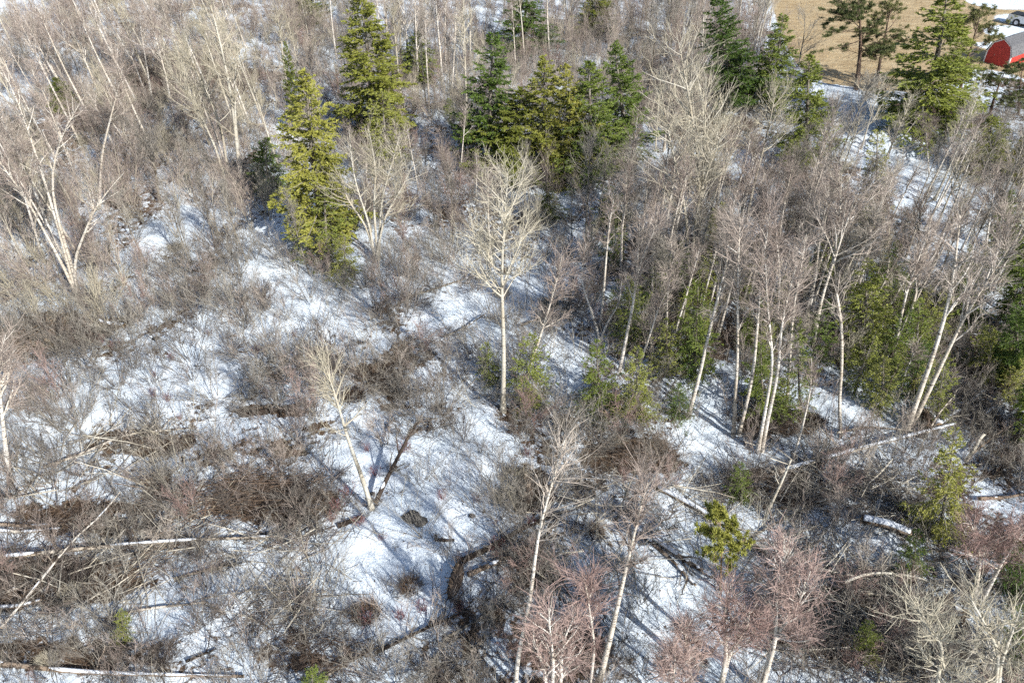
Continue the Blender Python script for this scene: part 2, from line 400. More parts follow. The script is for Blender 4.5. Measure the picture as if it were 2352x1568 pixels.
# ------------------------------------------------------------------ conifers, 10 m tall at the origin
def spruce_variant(seed, halfw, mats=('grey_bark', 'twig_grey', 'spruce_needles'), nb=190, ns=34000, bare=.10, droop=.25, H=10., skirt=.8, pw=.78, ks=.64):
    rng = np.random.default_rng(seed); u = np.linspace(0, 1, 8)
    P = np.stack([.08 * np.sin(u * 4 + seed), .08 * np.cos(u * 3 + seed), u * H], 1)[None]; P[0, 0, 2] = -.15
    R = (.016 * H * (1 - u) + .012)[None]
    tv, tf = tubes(P, R, 7, rng)
    trunk = build_mesh('trunk', [(tv, tf, 0)], [mats[0]], smooth=(0,))
    t = bare + (1 - bare) * (np.arange(nb) + rng.random(nb)) / nb; t = np.minimum(t ** 1.05, .985)
    pos, r, tan = along(P, R, np.zeros(nb, int), t)
    az = rng.uniform(0, 2 * math.pi, nb)
    # some sides and levels are longer than others so that the outline is ragged
    lob = 1 + .16 * np.sin(az * 2 + seed) + .12 * np.sin(az * 3 + t * 9 + seed * 3)
    L = (halfw * (1 - t) ** pw * lob * rng.uniform(.62, 1.12, nb) + .14) * np.where(t < bare + .1, skirt, 1)
    el = np.interp(t, [0, .5, .85, 1], [-.42, -.15, .25, .9]) + rng.normal(0, .12, nb)
    d = np.stack([np.cos(az) * np.cos(el), np.sin(az) * np.cos(el), np.sin(el)], 1)
    B = grow(rng, pos, d, L, 5, droop * .3, .06)
    RB = np.maximum(.028 * (L / halfw)[:, None] * np.linspace(1, .2, 5)[None], .006)
    n2 = int(nb * 13)
    plen = L; idx = rng.choice(nb, n2, p=plen / plen.sum()); tt = .12 + .88 * rng.random(n2) ** .8
    p2, r2, tan2 = along(B, RB, idx, tt)
    lat = nrm(np.cross(tan2, np.array([0, 0, 1.]))) * rng.choice([-1, 1], n2)[:, None]
    a2 = rng.uniform(.5, 1.0, n2)[:, None]
    d2 = nrm(tan2 * np.cos(a2) + lat * np.sin(a2) + np.array([0, 0, -.18]) + rng.normal(0, .15, (n2, 3)))
    L2 = (.14 + .26 * L[idx] * (1.1 - tt)) * rng.uniform(.6, 1.2, n2)
    B2 = grow(rng, p2, d2, L2, 3, -.08, .1); RB2 = np.full((n2, 3), .006)
    i3 = rng.choice(n2, ns, p=L2 / L2.sum()); t3 = rng.random(ns)
    p3, _, tan3 = along(B2, RB2, i3, t3)
    d3 = nrm(tan3 + rng.normal(0, .55, (ns, 3)) + np.array([0, 0, .05])) * (rng.uniform(.13, .30, ns) * ks)[:, None]
    kv, kf = kites(p3 - d3 * .2, d3, rng.uniform(.028, .06, ns) * ks, rng)
    # a tuft at every branch end and up the leader
    nt_ = 700; i4 = rng.choice(nb, nt_); p4, _, tan4 = along(B, RB, i4, rng.uniform(.8, 1, nt_))
    d4 = nrm(tan4 + rng.normal(0, .4, (nt_, 3))) * (rng.uniform(.16, .3, nt_) * ks)[:, None]
    kv4, kf4 = kites(p4, d4, np.full(nt_, .04 * ks), rng)
    v1, f1 = tubes(B, RB, 3, rng)
    sel = rng.random(n2) < .35; v2, f2 = tubes(B2[sel], RB2[sel], 3, rng)
    crown = build_mesh('crown', [(v1, f1, 0), (v2, f2, 0), (kv, kf, 1), (kv4, kf4, 1)], mats[1:])
    return trunk, crown
def pine_variant(seed, halfw, bare=.4, nb=36, tufts=640, H=10., green='pine_needles', ks=1.0, wood='pine_bark'):
    rng = np.random.default_rng(seed); u = np.linspace(0, 1, 9)
    P = np.stack([.25 * np.sin(u * 3 + seed), .25 * np.cos(u * 2 + seed), u * H], 1)[None]; P[0, 0, 2] = -.15; P[0,:,:2] -= P[0,0,:2]
    R = (.14 * (1 - u) + .02)[None]
    tv, tf = tubes(P, R, 8, rng); trunk = build_mesh('trunk', [(tv, tf, 0)], [wood], smooth=(0,))
    t = bare + (.99 - bare) * np.sort(rng.random(nb)); pos, r, tan = along(P, R, np.zeros(nb, int), t)
    az = rng.uniform(0, 6.283, nb); el = np.interp(t, [bare, .8, 1], [-.05, .35, 1.1]) + rng.normal(0, .15, nb)
    d = np.stack([np.cos(az) * np.cos(el), np.sin(az) * np.cos(el), np.sin(el)], 1)
    L = halfw * np.interp(t, [bare, bare + .2, .8, 1], [.75, 1, .75, .3]) * rng.uniform(.6, 1.15, nb)
    B = grow(rng, pos, d, L, 6, .08, .14); RB = np.maximum(.045 * np.linspace(1, .25, 6)[None] * (L / halfw)[:, None], .01)
    B2, RB2 = kids(rng, B, RB, nb * 6, .3, 1, .7, .2, lambda tt, pl: .22 * pl + .25, 4, .14, .14, .018, .009)
    i3 = rng.integers(0, len(B2), tufts); t3 = rng.uniform(.45, 1, tufts); p3, _, tan3 = along(B2, RB2, i3, t3)
    per = 22; pp = np.repeat(p3, per, 0) + rng.normal(0, .05, (tufts * per, 3)); dd = nrm(np.repeat(tan3, per, 0) * .7 + rng.normal(0, .75, (tufts * per, 3)) + np.array([0, 0, .25]))
    dd = dd * rng.uniform(.14, .27, tufts * per)[:, None]
    kv, kf = kites(pp, dd * ks, rng.uniform(.016, .028, tufts * per) * ks, rng)
    nd = 26; td = rng.uniform(.12, bare + .15, nd); pd, _, _ = along(P, R, np.zeros(nd, int), td)
    azd = rng.uniform(0, 6.28, nd); D = grow(rng, pd, np.stack([np.cos(azd), np.sin(azd), rng.normal(-.1, .15, nd)], 1), rng.uniform(.4, halfw * .8, nd), 4, .02, .1)
    vd, fd = tubes(D, np.repeat(np.linspace(.022, .008, 4)[None], nd, 0), 3, rng)
    v1, f1 = tubes(B, RB, 5, rng); v2, f2 = tubes(B2, RB2, 3, rng)
    crown = build_mesh('crown', [(v1, f1, 0), (v2, f2, 0), (vd, fd, 0), (kv, kf, 1)], [wood, green])
    return trunk, crown

# ------------------------------------------------------------------ bushes, about 2.6 m tall at the origin
def bush_mesh(seed, mats, ns=13, H=2.6, open_=.38, n2=120, n3=420, tw=.0075, sr=.017, up=.03, foot=.35):
    rng = np.random.default_rng(seed)
    az = rng.uniform(0, 6.283) + rng.normal(0, 1.5, ns); tilt = np.abs(rng.normal(open_, .26, ns)); rad = rng.uniform(0, foot, ns)
    pos = np.stack([np.cos(az) * rad, np.sin(az) * rad, np.full(ns, -.08)], 1)
    d = np.stack([np.cos(az) * np.sin(tilt), np.sin(az) * np.sin(tilt), np.cos(tilt)], 1)
    L = H * rng.uniform(.35, 1.15, ns)
    B = grow(rng, pos, d, L, 6, up, .07); R = sr * np.linspace(1, .3, 6)[None] * rng.uniform(.6, 1.3, ns)[:, None]
    B2, R2 = kids(rng, B, R, n2, .25, 1, .5, .18, lambda t, pl: pl * .34 * (1.15 - .6 * t), 4, .05, .12, .009, .005)
    B3, R3 = kids(rng, np.concatenate([B2]), R2, n3, .1, 1, .55, .22, lambda t, pl: .18 + .3 * pl, 3, .02, .1, tw, tw * .5)
    pc = []
    for (b_, r_, s, mi) in ((B, R, 4, 0), (B2, R2, 3, 1), (B3, R3, 3, 1)):
        v, f = tubes(b_, r_, s, rng); pc.append((v, f, mi))
    return build_mesh('bush', pc, mats)
def tangle_mesh(seed, mats, n=150, ax=1.7, ay=1.2, h=.6, L=(.6, 2.6), head=None, r=.012):
    """sticks lying across one another"""
    rng = np.random.default_rng(seed)
    cl = rng.normal(0, .55, (7, 2)); ci = rng.integers(0, 7, n); xy = cl[ci] + rng.normal(0, .34, (n, 2)); q = np.minimum(np.hypot(xy[:, 0], xy[:, 1]), 1)
    pos = np.stack([ax * xy[:, 0], ay * xy[:, 1], rng.random(n) ** 1.6 * h * (1.1 - q)], 1)
    hd = rng.uniform(0, 6.283, n) if head is None else rng.normal(head, .5, n)
    d = np.stack([np.cos(hd), np.sin(hd), rng.normal(.05, .22, n)], 1)
    LL = rng.uniform(*L, n); Q = grow(rng, pos - d * LL[:, None] * .5, nrm(d), LL, 4, .03, .14)
    Q[:, :, 2] = np.maximum(Q[:, :, 2], .0)
    R = r * rng.uniform(.5, 1.4, n)[:, None] * np.linspace(1, .4, 4)[None]
    v, f = tubes(Q, R, 3, rng)
    B3, R3 = kids(rng, Q, R, n * 2, .1, 1, .7, .25, lambda t, pl: .15 + .25 * pl, 3, .06, .12, .007, .004)
    v2, f2 = tubes(B3, R3, 3, rng)
    return build_mesh('tangle', [(v, f, 0), (v2, f2, 1)], mats)
def reed_mesh(seed, mats, n=420, rad=.6, H=.8):
    rng = np.random.default_rng(seed)
    a = rng.uniform(0, 6.283, n); q = np.sqrt(rng.random(n)) * rad
    pos = np.stack([q * np.cos(a), q * np.sin(a), np.full(n, -.04)], 1)
    tl = np.abs(rng.normal(.45, .3, n)); az = a + rng.normal(0, .8, n)
    d = np.stack([np.cos(az) * np.sin(tl), np.sin(az) * np.sin(tl), np.cos(tl)], 1)
    Q = grow(rng, pos, d, H * rng.uniform(.4, 1.1, n), 4, -.14, .08)
    v, f = tubes(Q, np.repeat(np.linspace(.011, .004, 4)[None], n, 0), 3, rng)
    return build_mesh('reeds', [(v, f, 0)], mats)

# ================================================================== the setting: one sheet of ground to the horizon
xs = np.concatenate([[-3000, -1500, -700, -350, -220, -150, -115], np.arange(-90, -34, .62), np.arange(-34, 34, .26), np.arange(34, 90, .62), [115, 150, 220, 350, 700, 1500, 3000]])
ys = [-3000, -1200, -500, -200, -80, -30, -10, 0, 5]; y = 9.0
while y < 118: ys.append(y); y += max(.2, .0055 * y)
ys = np.array(ys + [122, 130, 145, 170, 220, 350, 700, 1500, 3000.])
X, Y_ = np.meshgrid(xs, ys); Z = gz(X, Y_)
nx, ny = len(xs), len(ys)
ii = (np.arange(ny - 1)[:, None] * nx + np.arange(nx - 1)[None, :]).ravel()
gme = build_mesh('ground', [(np.stack([X.ravel(), Y_.ravel(), Z.ravel()], 1), np.stack([ii, ii + 1, ii + nx + 1, ii + nx], 1), 0)], ['ground'], smooth=(0,))
gx, gy = X.ravel(), Y_.ravel()
lit = .40 + .8 * (fbm(gx, gy, 7.0, 4) - .5) + .5 * (fbm(gx + 200, gy, 1.6, 3) - .5)
lit = lit + .55 * blobs_at(LITTER, gx, gy) - .27 * blobs_at(CLEAR, gx, gy)
fm = field_mask(gx, gy)
yard = blobs_at(YARD, gx, gy)
grass = np.clip(fm - .75 * yard - .35 * (fbm(gx, gy, 6.0, 3) > .62) * (gx > 55), 0, 1)
at = gme.attributes.new('litter', 'FLOAT', 'POINT'); at.data.foreach_set('value', (lit * (1 - fm)).astype(np.float32))
at = gme.attributes.new('grass', 'FLOAT', 'POINT'); at.data.foreach_set('value', grass.astype(np.float32))
ground = link('ground', gme); tag(ground, kind='structure')

# ================================================================== conifers
SPR = [spruce_variant(11, 2.3), spruce_variant(12, 2.3, skirt=.6), spruce_variant(13, 2.3, mats=('grey_bark', 'twig_grey', 'dark_needles')),
       spruce_variant(14, 2.3, mats=('grey_bark', 'twig_grey', 'dark_needles'), nb=170)]
FIR = [spruce_variant(21, 3.2, mats=('grey_bark', 'twig_grey', 'fir_needles'), nb=130, ns=11000, droop=.1, ks=.85, pw=.8, bare=.05),
       spruce_variant(22, 3.2, mats=('grey_bark', 'twig_grey', 'fir_needles'), nb=100, ns=6000, droop=.1, ks=.85, pw=.7, bare=.08),
       spruce_variant(23, 3.2, mats=('grey_bark', 'twig_dark', 'dark_needles'), nb=100, ns=6500, droop=.15, ks=.85, pw=.75, bare=.06)]
PINE = [pine_variant(31, 2.6), pine_variant(32, 2.8, bare=.3, tufts=560, nb=42), pine_variant(33, 2.4, bare=.34), pine_variant(34, 2.9, bare=.42, nb=40, tufts=620, green='fir_needles', ks=2.0, wood='cut_wood')]
THIN = spruce_variant(41, 1.3, mats=('grey_bark', 'twig_tan', 'fir_needles'), nb=150, ns=3600, droop=.1, bare=.2, pw=.5)
CRNG = random.Random(3)
def conifer(var, vw, tip, base, half, name, label, cat='tree', group=None, wf=1.3):
    b0 = G(*base); t = upright(tip[0], tip[1], b0[1])
    root = make_root(name, b0, label, cat, group)
    v = Vector(t) - Vector(b0); H = v.length
    dist = math.hypot(b0[1], CAM_H - H * .3)
    hw = wf * half * dist / FPX
    root.rotation_mode = 'QUATERNION'; root.rotation_quaternion = v.to_track_quat('Z', 'Y') @ Matrix.Rotation(CRNG.uniform(0, 6.28), 4, 'Z').to_quaternion()
    root.scale = (hw / vw, hw / vw, H / 10)
    for nm, me in zip(('trunk', 'crown'), var): link(nm, me, root)
    return root
SG = 'spruces standing in the wood'
for (v, tip, base, half, label) in [
    (0, (707,165), (738,560), 80, 'olive green spruce left of the fan-shaped bare tree, upper left of centre'),
    (1, (655,98), (686,300), 17, 'narrow yellow-green spruce top just behind the olive spruce'),
    (1, (825,-12), (868,335), 78, 'tall yellow-green spruce at the top edge beside white birch trunks'),
    (2, (1140,78), (1112,395), 56, 'dark green spruce with drooping left boughs, leftmost of the spruce cluster'),
    (0, (1255,132), (1252,415), 52, 'pointed yellow-green spruce in the middle of the spruce cluster'),
    (0, (1205,205), (1172,412), 58, 'short broad spruce at the front left of the spruce cluster'),
    (0, (1292,150), (1318,420), 48, 'spruce with a bare grey trunk below, right of the pointed spruce'),
    (3, (1350,143), (1362,425), 56, 'deep green spruce second from the right in the spruce cluster'),
    (2, (1415,98), (1436,375), 50, 'rightmost spruce of the cluster, standing behind the others'),
    (2, (1212,-40), (1202,125), 42, 'green spruce at the top edge above the spruce cluster'),
    (2, (1652,-8), (1682,255), 52, 'dark spruce with a slim pointed tip left of the field corner'),
    (2, (1795,35), (1772,260), 46, 'dark spruce between two others at the near corner of the field'),
    (3, (1858,128), (1852,385), 54, 'spruce with sunlit front beside the snowy track'),
    (3, (2172,-18), (2110,318), 92, 'largest dark green spruce, right of the two pines on the field edge'),
    (0, (2285,268), (2266,392), 52, 'small yellow-green spruce at the right below the shaded snow'),
    (0, (2347,318), (2352,405), 34, 'small yellow-green spruce cut by the right edge of the picture'),
    (2, (2322,440), (2318,575), 30, 'dark young spruce near the right edge beneath the track'),
    (2, (2358,560), (2372,790), 62, 'dark spruce cut by the right edge behind the leaning birches'),
    (3, (2330,700), (2330,900), 44, 'dark spruce in shade right of the thick leaning birches'),
    (2, (2375,860), (2385,1010), 46, 'dark spruce cut by the right edge above the snowy logs'),
    (3, (615,318), (612,432), 36, 'dark green young spruce in the shade left of the olive spruce'),
    (2, (957,75), (960,190), 40, 'dark spruce half hidden behind white birch trunks at the top'),
    (1, (1372,-30), (1372,80), 36, 'yellowish spruce among brown twigs at the top edge'),
    (1, (700,-15), (722,62), 34, 'small olive spruce at the top edge left of the tall yellow-green spruce'),
    (0, (130,178), (150,262), 28, 'small yellow-green spruce among leaning birches at upper left'),
    ]:
    conifer(SPR[v], 2.3, tip, base, half, 'spruce_tree', label, group=SG, wf=1.95 if 1100 < base[0] < 1700 else 1.7)
for (v, tip, base, half, label) in [
    (0, (1975,-8), (1965,208), 64, 'pine with a bare leaning trunk standing on the tan field edge'),
    (2, (2048,12), (2012,205), 46, 'slender pine close behind the leaning pine on the field edge'),
    (1, (2236,28), (2196,245), 52, 'bushy pine between the largest spruce and the red shed'),
    (1, (2305,165), (2268,300), 52, 'dark pine over shaded snow below the red shed'),
    (2, (2352,150), (2340,260), 36, 'dark pine cut by the right edge below the shed'),
    (3, (1646,1180), (1656,1348), 34, 'small sunlit pine with orange stem beside snowy logs at lower right'),
    ]:
    conifer(PINE[v], 2.6, tip, base, half, 'pine_tree', label, group='pines', wf=1.45)
FG = 'young firs under the bare trees'
for (v, tip, base, half, label) in [
    (0, (792,540), (790,645), 38, 'small rounded yellow-green fir below the olive spruce'),
    (0, (1370,782), (1378,955), 62, 'bright green young fir in front of the forked birch, largest in the middle'),
    (0, (1462,798), (1462,965), 52, 'yellow-green young fir touching the bright green one on its right'),
    (1, (1225,765), (1205,935), 66, 'sparse yellow-green fir behind the tall poplar trunk'),
    (1, (1118,785), (1125,880), 36, 'thin sparse fir left of the tall poplar trunk'),
    (0, (1990,600), (1992,800), 85, 'broad green fir behind the birch with a broken top'),
    (2, (2110,690), (2100,850), 60, 'green fir between the straight birches and the forked birch'),
    (0, (1748,790), (1758,950), 62, 'green fir between white birch stems of the grove'),
    (1, (1832,735), (1838,955), 48, 'tall olive fir right of the paired white stems'),
    (1, (1602,640), (1598,870), 66, 'dull olive fir left of the birch grove'),
    (1, (1445,640), (1450,800), 56, 'faint olive fir behind the slanting birch'),
    (0, (2272,750), (2272,870), 62, 'green fir in deep shade near the right edge'),
    (1, (2175,810), (2150,965), 44, 'small fir beside the base of the forked birch'),
    (1, (2032,820), (2022,940), 46, 'small olive fir right of the broken-topped birch'),
    (1, (1530,735), (1535,860), 50, 'pale olive fir right of the slanting birch'),
    (2, (2345,640), (2338,780), 50, 'dark fir at the right edge behind leaning trunks'),
    (2, (2060,560), (2066,705), 56, 'dark fir high up behind the birch grove'),
    (1, (1705,560), (1705,690), 46, 'dull fir far back between the grove birches'),
    (2, (2225,600), (2225,760), 56, 'dark fir behind the crown of the forked birch'),
    (0, (2192,985), (2162,1225), 66, 'leaning green fir across the fallen birches at lower right'),
    (2, (2105,1215), (2098,1320), 40, 'small dark fir beside the snow-topped log'),
    (2, (2335,1240), (2345,1385), 50, 'dark green fir at the right edge behind a white birch'),
    (2, (2340,1390), (2360,1520), 46, 'dark fir at the bottom right corner behind crooked branches'),
    (0, (1998,1425), (1988,1500), 36, 'tiny green fir among fallen branches at lower right'),
    (2, (720,1535), (715,1620), 46, 'dark fir cut by the bottom edge'),
    (2, (1700,1060), (1705,1140), 36, 'small dark fir in the brush left of the fallen birches'),
    (1, (278,1400), (282,1465), 26, 'tiny yellowish fir among logs at lower left'),
    (2, (2170,250), (2170,330), 50, 'shaded fir beneath the largest spruce'),
    (1, (1640,480), (1640,560), 26, 'tiny green fir between the broad poplar and the leaning snag'),
    (2, (1560,880), (1560,960), 40, 'dark little fir at the foot of the grove'),
    (0, (1255,420), (1262,500), 40, 'low olive fir beneath the spruce cluster'),
    (0, (1400,430), (1405,520), 44, 'low yellow-green fir in front of the deep green spruce'),
    ]:
    conifer(FIR[v], 3.2, tip, base, half, 'fir_tree', label, group=FG)
conifer(THIN, 1.3, (2020,300), (2002,560), 34, 'fir_tree', 'tall thin yellow-green fir beside the snowy track', group=FG)
conifer(THIN, 1.3, (1030,228), (1040,300), 14, 'fir_tree', 'very thin little fir on the shaded snow left of the dark spruce', group=FG)
conifer(FIR[1], 3.2, (880,210), (885,380), 70, 'fir_tree', 'half-bare olive fir at the foot of the tall yellow-green spruce', group=FG)
conifer(FIR[1], 3.2, (745,440), (755,600), 80, 'fir_tree', 'half-bare olive fir at the foot of the olive spruce', group=FG)

# ================================================================== bare trees one can pick out
def T(kind, stems, spread, label, **k): return key_tree(kind, stems, spread, label, **k)
LG = 'pale leaning trunks in the upper left thicket'
T('poplar', [[(1155,947),(1157,800),(1152,620),(1160,480),(1165,385)]], 105, 'tall solitary poplar with a straight cream trunk in the middle', r=.12, t0=.5, dens=1.35)
T('poplar', [[(855,1170),(836,1110),(800,1010),(765,890),(745,822)]], 44, 'crooked pale poplar curving up from the snow clearing', r=.10, t0=.5, dens=.42)
T('birch', [[(188,702),(140,600),(60,450),(0,370),(-30,330)], [(188,702),(130,520),(92,392),(32,225),(-5,150)], [(190,700),(150,560),(115,420),(135,320),(207,210)], [(186,700),(170,600),(215,480),(285,400)]], 44,
  'many-stemmed white birch spreading from one base at the left edge', r=.10, t0=.5, dens=1.1)
T('poplar', [[(556,445),(545,350),(532,220),(505,95),(470,-30)], [(556,445),(548,360),(538,240),(545,130)]], 58, 'thick cream poplar left of the olive spruce', r=.15, t0=.4, dens=1.0, group=LG)
T('poplar', [[(523,405),(513,310),(483,227),(443,147),(390,57)]], 62, 'pale poplar with a curved trunk just left of the thick cream poplar', r=.11, t0=.35, dens=1.0, group=LG)
T('poplar', [[(521,428),(492,330),(466,280),(440,215),(390,172)]], 60, 'pale poplar bending left with drooping branch tips', r=.10, t0=.5, dens=.9, group=LG)
T('birch', [[(399,280),(385,190),(372,140),(343,35)]], 42, 'straight thin birch in the upper left thicket left of the curved poplar', r=.09, t0=.5, dens=.7, group=LG)
T('birch', [[(226,475),(233,350),(247,300),(268,215),(282,150)]], 45, 'white birch leaning to the right against the others', r=.10, t0=.6, dens=.6, group=LG)
T('birch', [[(165,245),(130,175),(100,120),(80,85),(65,40)]], 42, 'pale birch behind the small yellow-green spruce', r=.10, t0=.5, dens=.7, group=LG)
T('birch', [[(115,190),(97,150),(65,102),(25,48)]], 36, 'thin pale birch near the upper left corner', r=.08, t0=.4, dens=.6, group=LG)
T('birch', [[(250,262),(225,212),(207,165),(175,95),(145,5)]], 48, 'long pale birch with a feathery top in the upper left', r=.10, t0=.4, dens=.9, group=LG)
T('birch', [[(195,218),(172,140),(148,100),(135,5)]], 36, 'thin birch with a forked top touching the top edge', r=.08, t0=.5, dens=.6, group=LG)
T('birch', [[(185,440),(142,325),(112,245),(97,200),(72,160)]], 44, 'thin white birch rising beside the shaded snow patch', r=.08, t0=.45, dens=.7, group=LG)
T('birch', [[(350,232),(337,155),(327,95),(315,5)]], 38, 'slim birch in front of a dark hollow at the top', r=.08, t0=.5, dens=.6, group=LG)
T('birch', [[(335,218),(315,162),(297,120),(235,58)]], 40, 'slim birch with bare forked twigs left of the dark hollow', r=.08, t0=.5, dens=.6, group=LG)
T('poplar', [[(246,128),(236,100),(219,48)]], 14, 'short thick pale snag with broken top in the upper left', r=.17, t0=.75, dens=.15, broken=True, name='dead_snag')
T('grey', [[(367,468),(354,375),(330,330),(285,272)]], 62, 'greyish multi-branched tree at the edge of the open snow', r=.10, t0=.35, dens=1.2, group=LG)
T('birch', [[(350,395),(300,345),(270,300),(238,255)]], 44, 'thin birch tilting left over the shaded snow', r=.07, t0=.4, dens=.7, group=LG)
T('birch', [[(130,570),(60,392),(27,325),(-5,250)]], 55, 'pale birch beside the many-stemmed birch, leaning off the left edge', r=.09, t0=.4, dens=.9, group=LG)
T('birch', [[(100,600),(40,400),(0,340),(-40,250)]], 50, 'pale birch leaning out of the picture at the left', r=.08, t0=.4, dens=.9, group=LG)
T('birch', [[(470,250),(450,165),(418,55),(405,-20)]], 42, 'slim pale birch between the curved poplar and the straight thin birch', r=.08, t0=.45, dens=.7, group=LG)
T('birch', [[(22,1108),(14,1040),(2,940),(-8,840),(10,770)]], 62, 'white birch cut by the left edge above the fallen logs', r=.11, t0=.45, dens=.8)
WG = 'white birch trunks at the top beside the yellow-green spruce'
for k, (st, lab) in enumerate([
    ([(962,200),(955,85),(953,-40)], 'white birch trunk, third from the tall yellow-green spruce'),
    ([(938,180),(934,85),(920,-50)], 'white birch trunk, second from the tall yellow-green spruce'),
    ([(892,115),(886,40),(880,-60)], 'white birch trunk nearest the tall yellow-green spruce'),
    ([(1016,185),(1008,85),(996,-40)], 'left one of two close birch trunks above the shaded log'),
    ([(1023,160),(1022,60),(1026,-60)], 'right one of two close birch trunks above the shaded log'),
    ([(1037,215),(1043,120),(1052,-45)], 'birch trunk with tangled pale side branches above the shaded log'),
    ([(1080,148),(1080,60),(1079,-60)], 'straight dark-footed birch trunk left of the dark spruce'),
    ([(1180,85),(1183,20),(1185,-60)], 'thin white trunk in front of the green spruce at the top edge')]):
    T('birch', [st], 48, lab, r=.11, t0=.35, dens=.65, group=WG)
T('poplar', [[(862,605),(850,520),(815,420),(800,300)], [(862,605),(860,500),(862,400),(850,290)], [(862,605),(872,480),(900,380),(915,300)], [(862,605),(840,520),(790,450),(775,390)], [(862,605),(880,500),(930,430),(945,380)]], 62,
  'broad fan-shaped bare tree with several stems right of the olive spruce', r=.08, t0=.35, dens=1.5, name='bare_tree')
T('grey', [[(1345,560),(1350,450),(1355,300)]], 50, 'slim pale tree in front of the spruce cluster', r=.06, t0=.35, dens=.9)
T('grey', [[(1130,560),(1135,480),(1120,400)]], 44, 'thin dull tree behind the tall poplar crown', r=.05, t0=.3, dens=.9)
T('poplar', [[(1602,560),(1608,400),(1590,260),(1552,72)], [(1602,560),(1612,420),(1625,300),(1620,180)]], 110, 'broad pale poplar with a huge feathery crown right of the spruce cluster', r=.13, t0=.3, dens=2.4)
T('poplar', [[(1580,640),(1578,500),(1545,350),(1520,210)], [(1590,640),(1600,500),(1630,380),(1660,280)]], 80, 'greenish-grey poplar clump in front of the broad pale poplar', r=.10, t0=.3, dens=1.6)
T('poplar', [[(1713,515),(1730,430),(1755,340),(1782,200)]], 58, 'leaning pale poplar in front of the dark spruces', r=.10, t0=.4, dens=1.2)
T('poplar', [[(1978,345),(1990,300),(2010,240),(2030,185)]], 40, 'small pale tree beside the snowy track under the largest spruce', r=.06, t0=.35, dens=.5)
T('whip', [[(1900,340),(1915,280),(1926,215)]], 24, 'thin sapling on the snowy track', r=.04, t0=.4, dens=.35)
T('grey', [[(1835,150),(1845,90),(1850,30)]], 40, 'dark leafless tree against the tan field', r=.07, t0=.2, dens=.7)
T('whip', [[(2135,400),(2130,350),(2128,285)]], 46, 'reddish bushy sapling in front of the largest spruce', r=.05, t0=.15, dens=1.2)
T('whip', [[(2195,410),(2198,360),(2205,320)]], 40, 'small pinkish sapling on the shaded snow below the track', r=.04, t0=.15, dens=.7)
GB = 'white birches of the grove right of centre'
